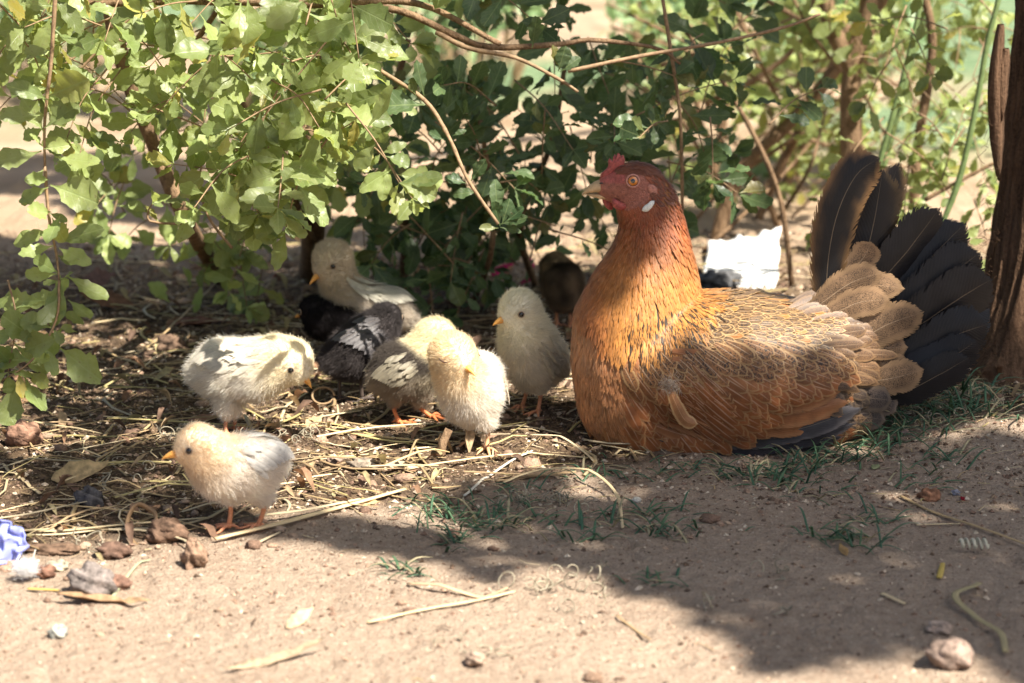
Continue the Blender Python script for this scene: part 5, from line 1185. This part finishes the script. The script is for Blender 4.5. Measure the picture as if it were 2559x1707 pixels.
# ---- uncountable litter
def scatter_xy(n, dens):
    out = []
    while len(out) < n:
        x = rng.uniform(-.85, .85, n); y = rng.uniform(-.78, 1.2, n); k = rng.random(n) < dens(x, y); out += list(zip(x[k], y[k]))
    return np.array(out[:n])
def straws(n, dens, lr, wr, name, label, cols, lift=.002):
    a = Acc(); xy = scatter_xy(n, dens)
    for x, y in xy:
        L = rng.uniform(*lr) * rng.uniform(.5, 1); w_ = rng.uniform(*wr); an = rng.normal(0.15, .75) if rng.random() < .7 else rng.uniform(0, 3.14); d = Vector((math.cos(an), math.sin(an), 0)); s = Vector((-d.y, d.x, 0)); k = 5 if L > .03 else 3; b = rng.normal() * .12 * L; b2 = rng.random() * .1 * L if rng.random() < .35 else 0; q = []
        for i in range(k):
            t = i / (k - 1) - .5; p = Vector((x, y, 0)) + d * L * t + s * (b * 4 * (t * t)); q.append(p)
        xs = np.array([p.x for p in q]); ys = np.array([p.y for p in q]); zs = H(xs, ys); zl = np.linspace(zs[0], zs[-1], k); z = np.maximum(zs, zl) + lift * rng.random() + w_ * .3
        for i in range(k): q[i].z = z[i] + b2 * math.sin(math.pi * i / (k - 1))
        col = np.array(cols[rng.integers(len(cols))]) * rng.uniform(.6, 1.15)
        tube(a, q, [w_, w_, w_ * .6], 4, col, flat=.4, cap=False)
    tag(a.build(name, MAT_STRAW), label, kind='stuff')
lm_ = lambda x, y: np.clip(litter_mask(x, y) * (1 - sm(.75, 1.2, y)), 0, 1)
hay = lambda x, y: lm_(x, y) * (.25 + 1.0 * (perlin(x * 7, y * 7 + 8) > -.05))
straws(1100, hay, (.05, .18), (.0006, .0026), 'straw_litter', 'loose straw scattered under the bush', STRAW, .006)
straws(8000, lambda x, y: lm_(x, y) * .9 + .012 + .35 * sm(-.34, -.1, y) * sm(0, .2, x), (.006, .035), (.0003, .0010), 'straw_chaff', 'short straw chaff on the soil', STRAW + [(.24, .16, .10), (.18, .12, .08)], .003)
def crumbs(n, dens, rr, name, label, cols, flat=.7):
    a = Acc(); xy = scatter_xy(n, dens); z = H(xy[:, 0], xy[:, 1]); P8 = np.array([(1, 0, 0), (-1, 0, 0), (0, 1, 0), (0, -1, 0), (0, 0, 1), (0, 0, -1)], float)
    F8 = np.array([(0, 2, 4), (2, 1, 4), (1, 3, 4), (3, 0, 4), (2, 0, 5), (1, 2, 5), (3, 1, 5), (0, 3, 5)])
    V = P8[None] * rng.uniform(.6, 1.3, (n, 6, 1)) * (rr[0] + (rr[1] - rr[0]) * rng.random((n, 1, 1)) ** 3); an = rng.uniform(0, 6.28, n); ca, sa = np.cos(an)[:, None], np.sin(an)[:, None]
    X = V[..., 0] * ca - V[..., 1] * sa; Y_ = V[..., 0] * sa + V[..., 1] * ca; Z = V[..., 2] * flat + V[..., 0] * .3
    W = np.stack([X + xy[:, :1], Y_ + xy[:, 1:], Z + z[:, None] + .0004], -1).reshape(-1, 3); Fa = (F8[None] + 6 * np.arange(n)[:, None, None]).reshape(-1, 3)
    c = np.array(cols)[rng.integers(len(cols), size=n)] * rng.uniform(.7, 1.2, (n, 1)); a.add(W, Fa, None, np.repeat(c, 6, 0)); tag(a.build(name, MAT_CRUMB, None, False), label, kind='stuff')
SOILC = [(.30, .20, .14), (.38, .27, .19), (.22, .14, .10), (.50, .40, .30), (.16, .11, .08)]
crumbs(46000, lambda x, y: lm_(x, y) + .08 + .8 * sm(-.32, -.05, y) * sm(0, .2, x) + .4 * np.exp(-((y + .2) / .12) ** 2), (.0006, .0042), 'soil_crumbs', 'crumbly mulch and grit', SOILC + [(.12, .08, .055), (.60, .50, .38)])
crumbs(24000, lambda x, y: np.where(x < 0, .5, .4) + 0 * y, (.0004, .0028), 'fine_gravel', 'fine grit on the bare dirt', SOILC)
a = Acc()
for x, y in scatter_xy(900, lambda x, y: lm_(x, y) * .5 + .05 + .9 * np.exp(-(((x + .4) / .25) ** 2 + ((y + .4) / .13) ** 2))):
    r_ = .002 + .007 * rng.random() ** 3; ball(a, (x, y, hz(x, y) + r_ * .15), (r_ * rng.uniform(.8, 1.4), r_, r_ * rng.uniform(.5, .8)), 9, 6, np.array(SOILC[rng.integers(3)]) * rng.uniform(.7, 1.2), None, .6, rng.uniform(0, 99))
tag(a.build('loose_clods', MAT_CRUMB), 'small loose clods', kind='stuff')
def flakes(n, dens):
    a = Acc()
    for x, y in scatter_xy(n, dens):
        v, f, uv = LEAVES_LO[rng.integers(5)]; sz = rng.uniform(.007, .024); m_ = np.array(frame((x, y, hz(x, y) + .003), (rng.normal(), rng.normal(), rng.normal() * .1), (rng.normal() * .3, rng.normal() * .3, 1), sz)); w_ = v * np.array([.8, 1, 2.2]); w_ = w_ @ m_[:3, :3].T + m_[:3, 3]; w_[:, 2] -= (w_[:, 2] - H(w_[:, 0], w_[:, 1])).min() - .0005
        a.add(w_, f, uv, np.array([(.34, .2, .12), (.24, .14, .09), (.48, .34, .2), (.16, .10, .07), (.40, .33, .18)][rng.integers(5)]) * rng.uniform(.7, 1.15))
    tag(a.build('leaf_litter', MAT_DEAD), 'brown leaf scraps under the bush', kind='stuff')
flakes(1000, lambda x, y: lm_(x, y))
# grass
def grass(spots):
    a = Acc()
    for px, py, n, sp, L in spots:
        c = G(px, py)
        for _ in range(n):
            x, y = c.x + rng.normal() * sp, c.y + rng.normal() * sp * .8; b = Vector((x, y, hz(x, y) - .001)); an = rng.uniform(0, 6.28); d = Vector((math.cos(an), math.sin(an) * .7, rng.uniform(.15, .9))).normalized(); l = L * rng.uniform(.5, 1.2); e = b + d * l; e.z = max(e.z - l * .25, hz(e.x, e.y) + .0015); m_ = b + d * l * .55; m_.z = max(m_.z, hz(m_.x, m_.y) + .002)
            g_ = rng.random(); col = (.07 + .08 * g_, .17 + .09 * g_, .105 + .03 * g_) if rng.random() < .8 else (.55, .48, .30); w_ = rng.uniform(.0010, .0019)
            tube(a, catmull([b, m_, e], 6), [w_, w_ * .9, w_ * .1], 3, col, flat=.35, cap=False)
    tag(a.build('grass', MAT_GRASS), 'thin green grass blades creeping over the dirt', kind='stuff')
sp_ = [(1110, 1270, 26, .018, .034), (1160, 1300, 34, .022, .036), (1230, 1310, 30, .022, .036), (1130, 1350, 22, .018, .034), (1010, 1420, 9, .008, .032), (1020, 1440, 8, .01, .03), (1300, 1240, 26, .028, .03), (1330, 1300, 22, .02, .03), (1450, 1350, 14, .010, .040),
       (1560, 1300, 26, .024, .034), (1640, 1330, 22, .014, .036), (1640, 1450, 12, .012, .028), (1700, 1290, 8, .02, .03), (1480, 1190, 14, .012, .028), (1620, 1180, 22, .03, .032), (1740, 1165, 12, .03, .03), (1870, 1190, 34, .030, .040), (1940, 1200, 34, .024, .042), (2000, 1160, 40, .026, .042),
       (2080, 1140, 40, .028, .044), (2160, 1110, 46, .028, .046), (2230, 1080, 46, .03, .050), (2300, 1050, 50, .032, .055), (2370, 1020, 44, .03, .055), (2420, 990, 30, .02, .07), (2360, 1150, 16, .02, .04), (2300, 1190, 14, .02, .036), (2060, 1340, 16, .010, .040), (2140, 1360, 22, .012, .044), (2180, 1300, 16, .012, .034), (1750, 1340, 6, .02, .03), (2030, 1230, 14, .03, .03), (2480, 1040, 20, .03, .05), (2330, 985, 30, .03, .06)]
grass(sp_)
def curls(spots):
    a = Acc()
    for px, py, n, sp in spots:
        c = G(px, py)
        for _ in range(n):
            p = c + Vector((rng.normal() * sp, rng.normal() * sp, 0)); p.z = hz(p.x, p.y) + .002; r_ = rng.uniform(.002, .006); ph = rng.uniform(0, 6); ax = rv(); x = ax.orthogonal().normalized(); y = ax.cross(x); q = [p + Vector((0, 0, r_)) + (x * math.cos(ph + t) + y * math.sin(ph + t)) * r_ * (1 + t * .1) + ax * t * .001 for t in np.linspace(0, rng.uniform(3, 7), 12)]
            for v in q: v.z = max(v.z, hz(v.x, v.y) + .001)
            tube(a, q, [.0008, .0004], 4, np.array((.50, .44, .32)) * rng.uniform(.5, 1.1), cap=False)
    tag(a.build('dry_curls', MAT_STRAW), 'pale curled wisps of dried plant', kind='stuff')
curls([(2400, 1000, 34, .02), (2330, 1040, 20, .02), (1440, 1470, 14, .020), (1400, 1490, 8, .016), (1930, 1440, 4, .02), (1960, 1540, 3, .01), (1770, 1520, 3, .006), (2230, 1040, 12, .02), (460, 1090, 16, .016), (620, 1100, 8, .02), (1380, 1260, 26, .022), (1250, 1260, 10, .02), (240, 1380, 8, .01), (1180, 1620, 5, .015), (780, 1090, 20, .02), (330, 1200, 10, .03)])
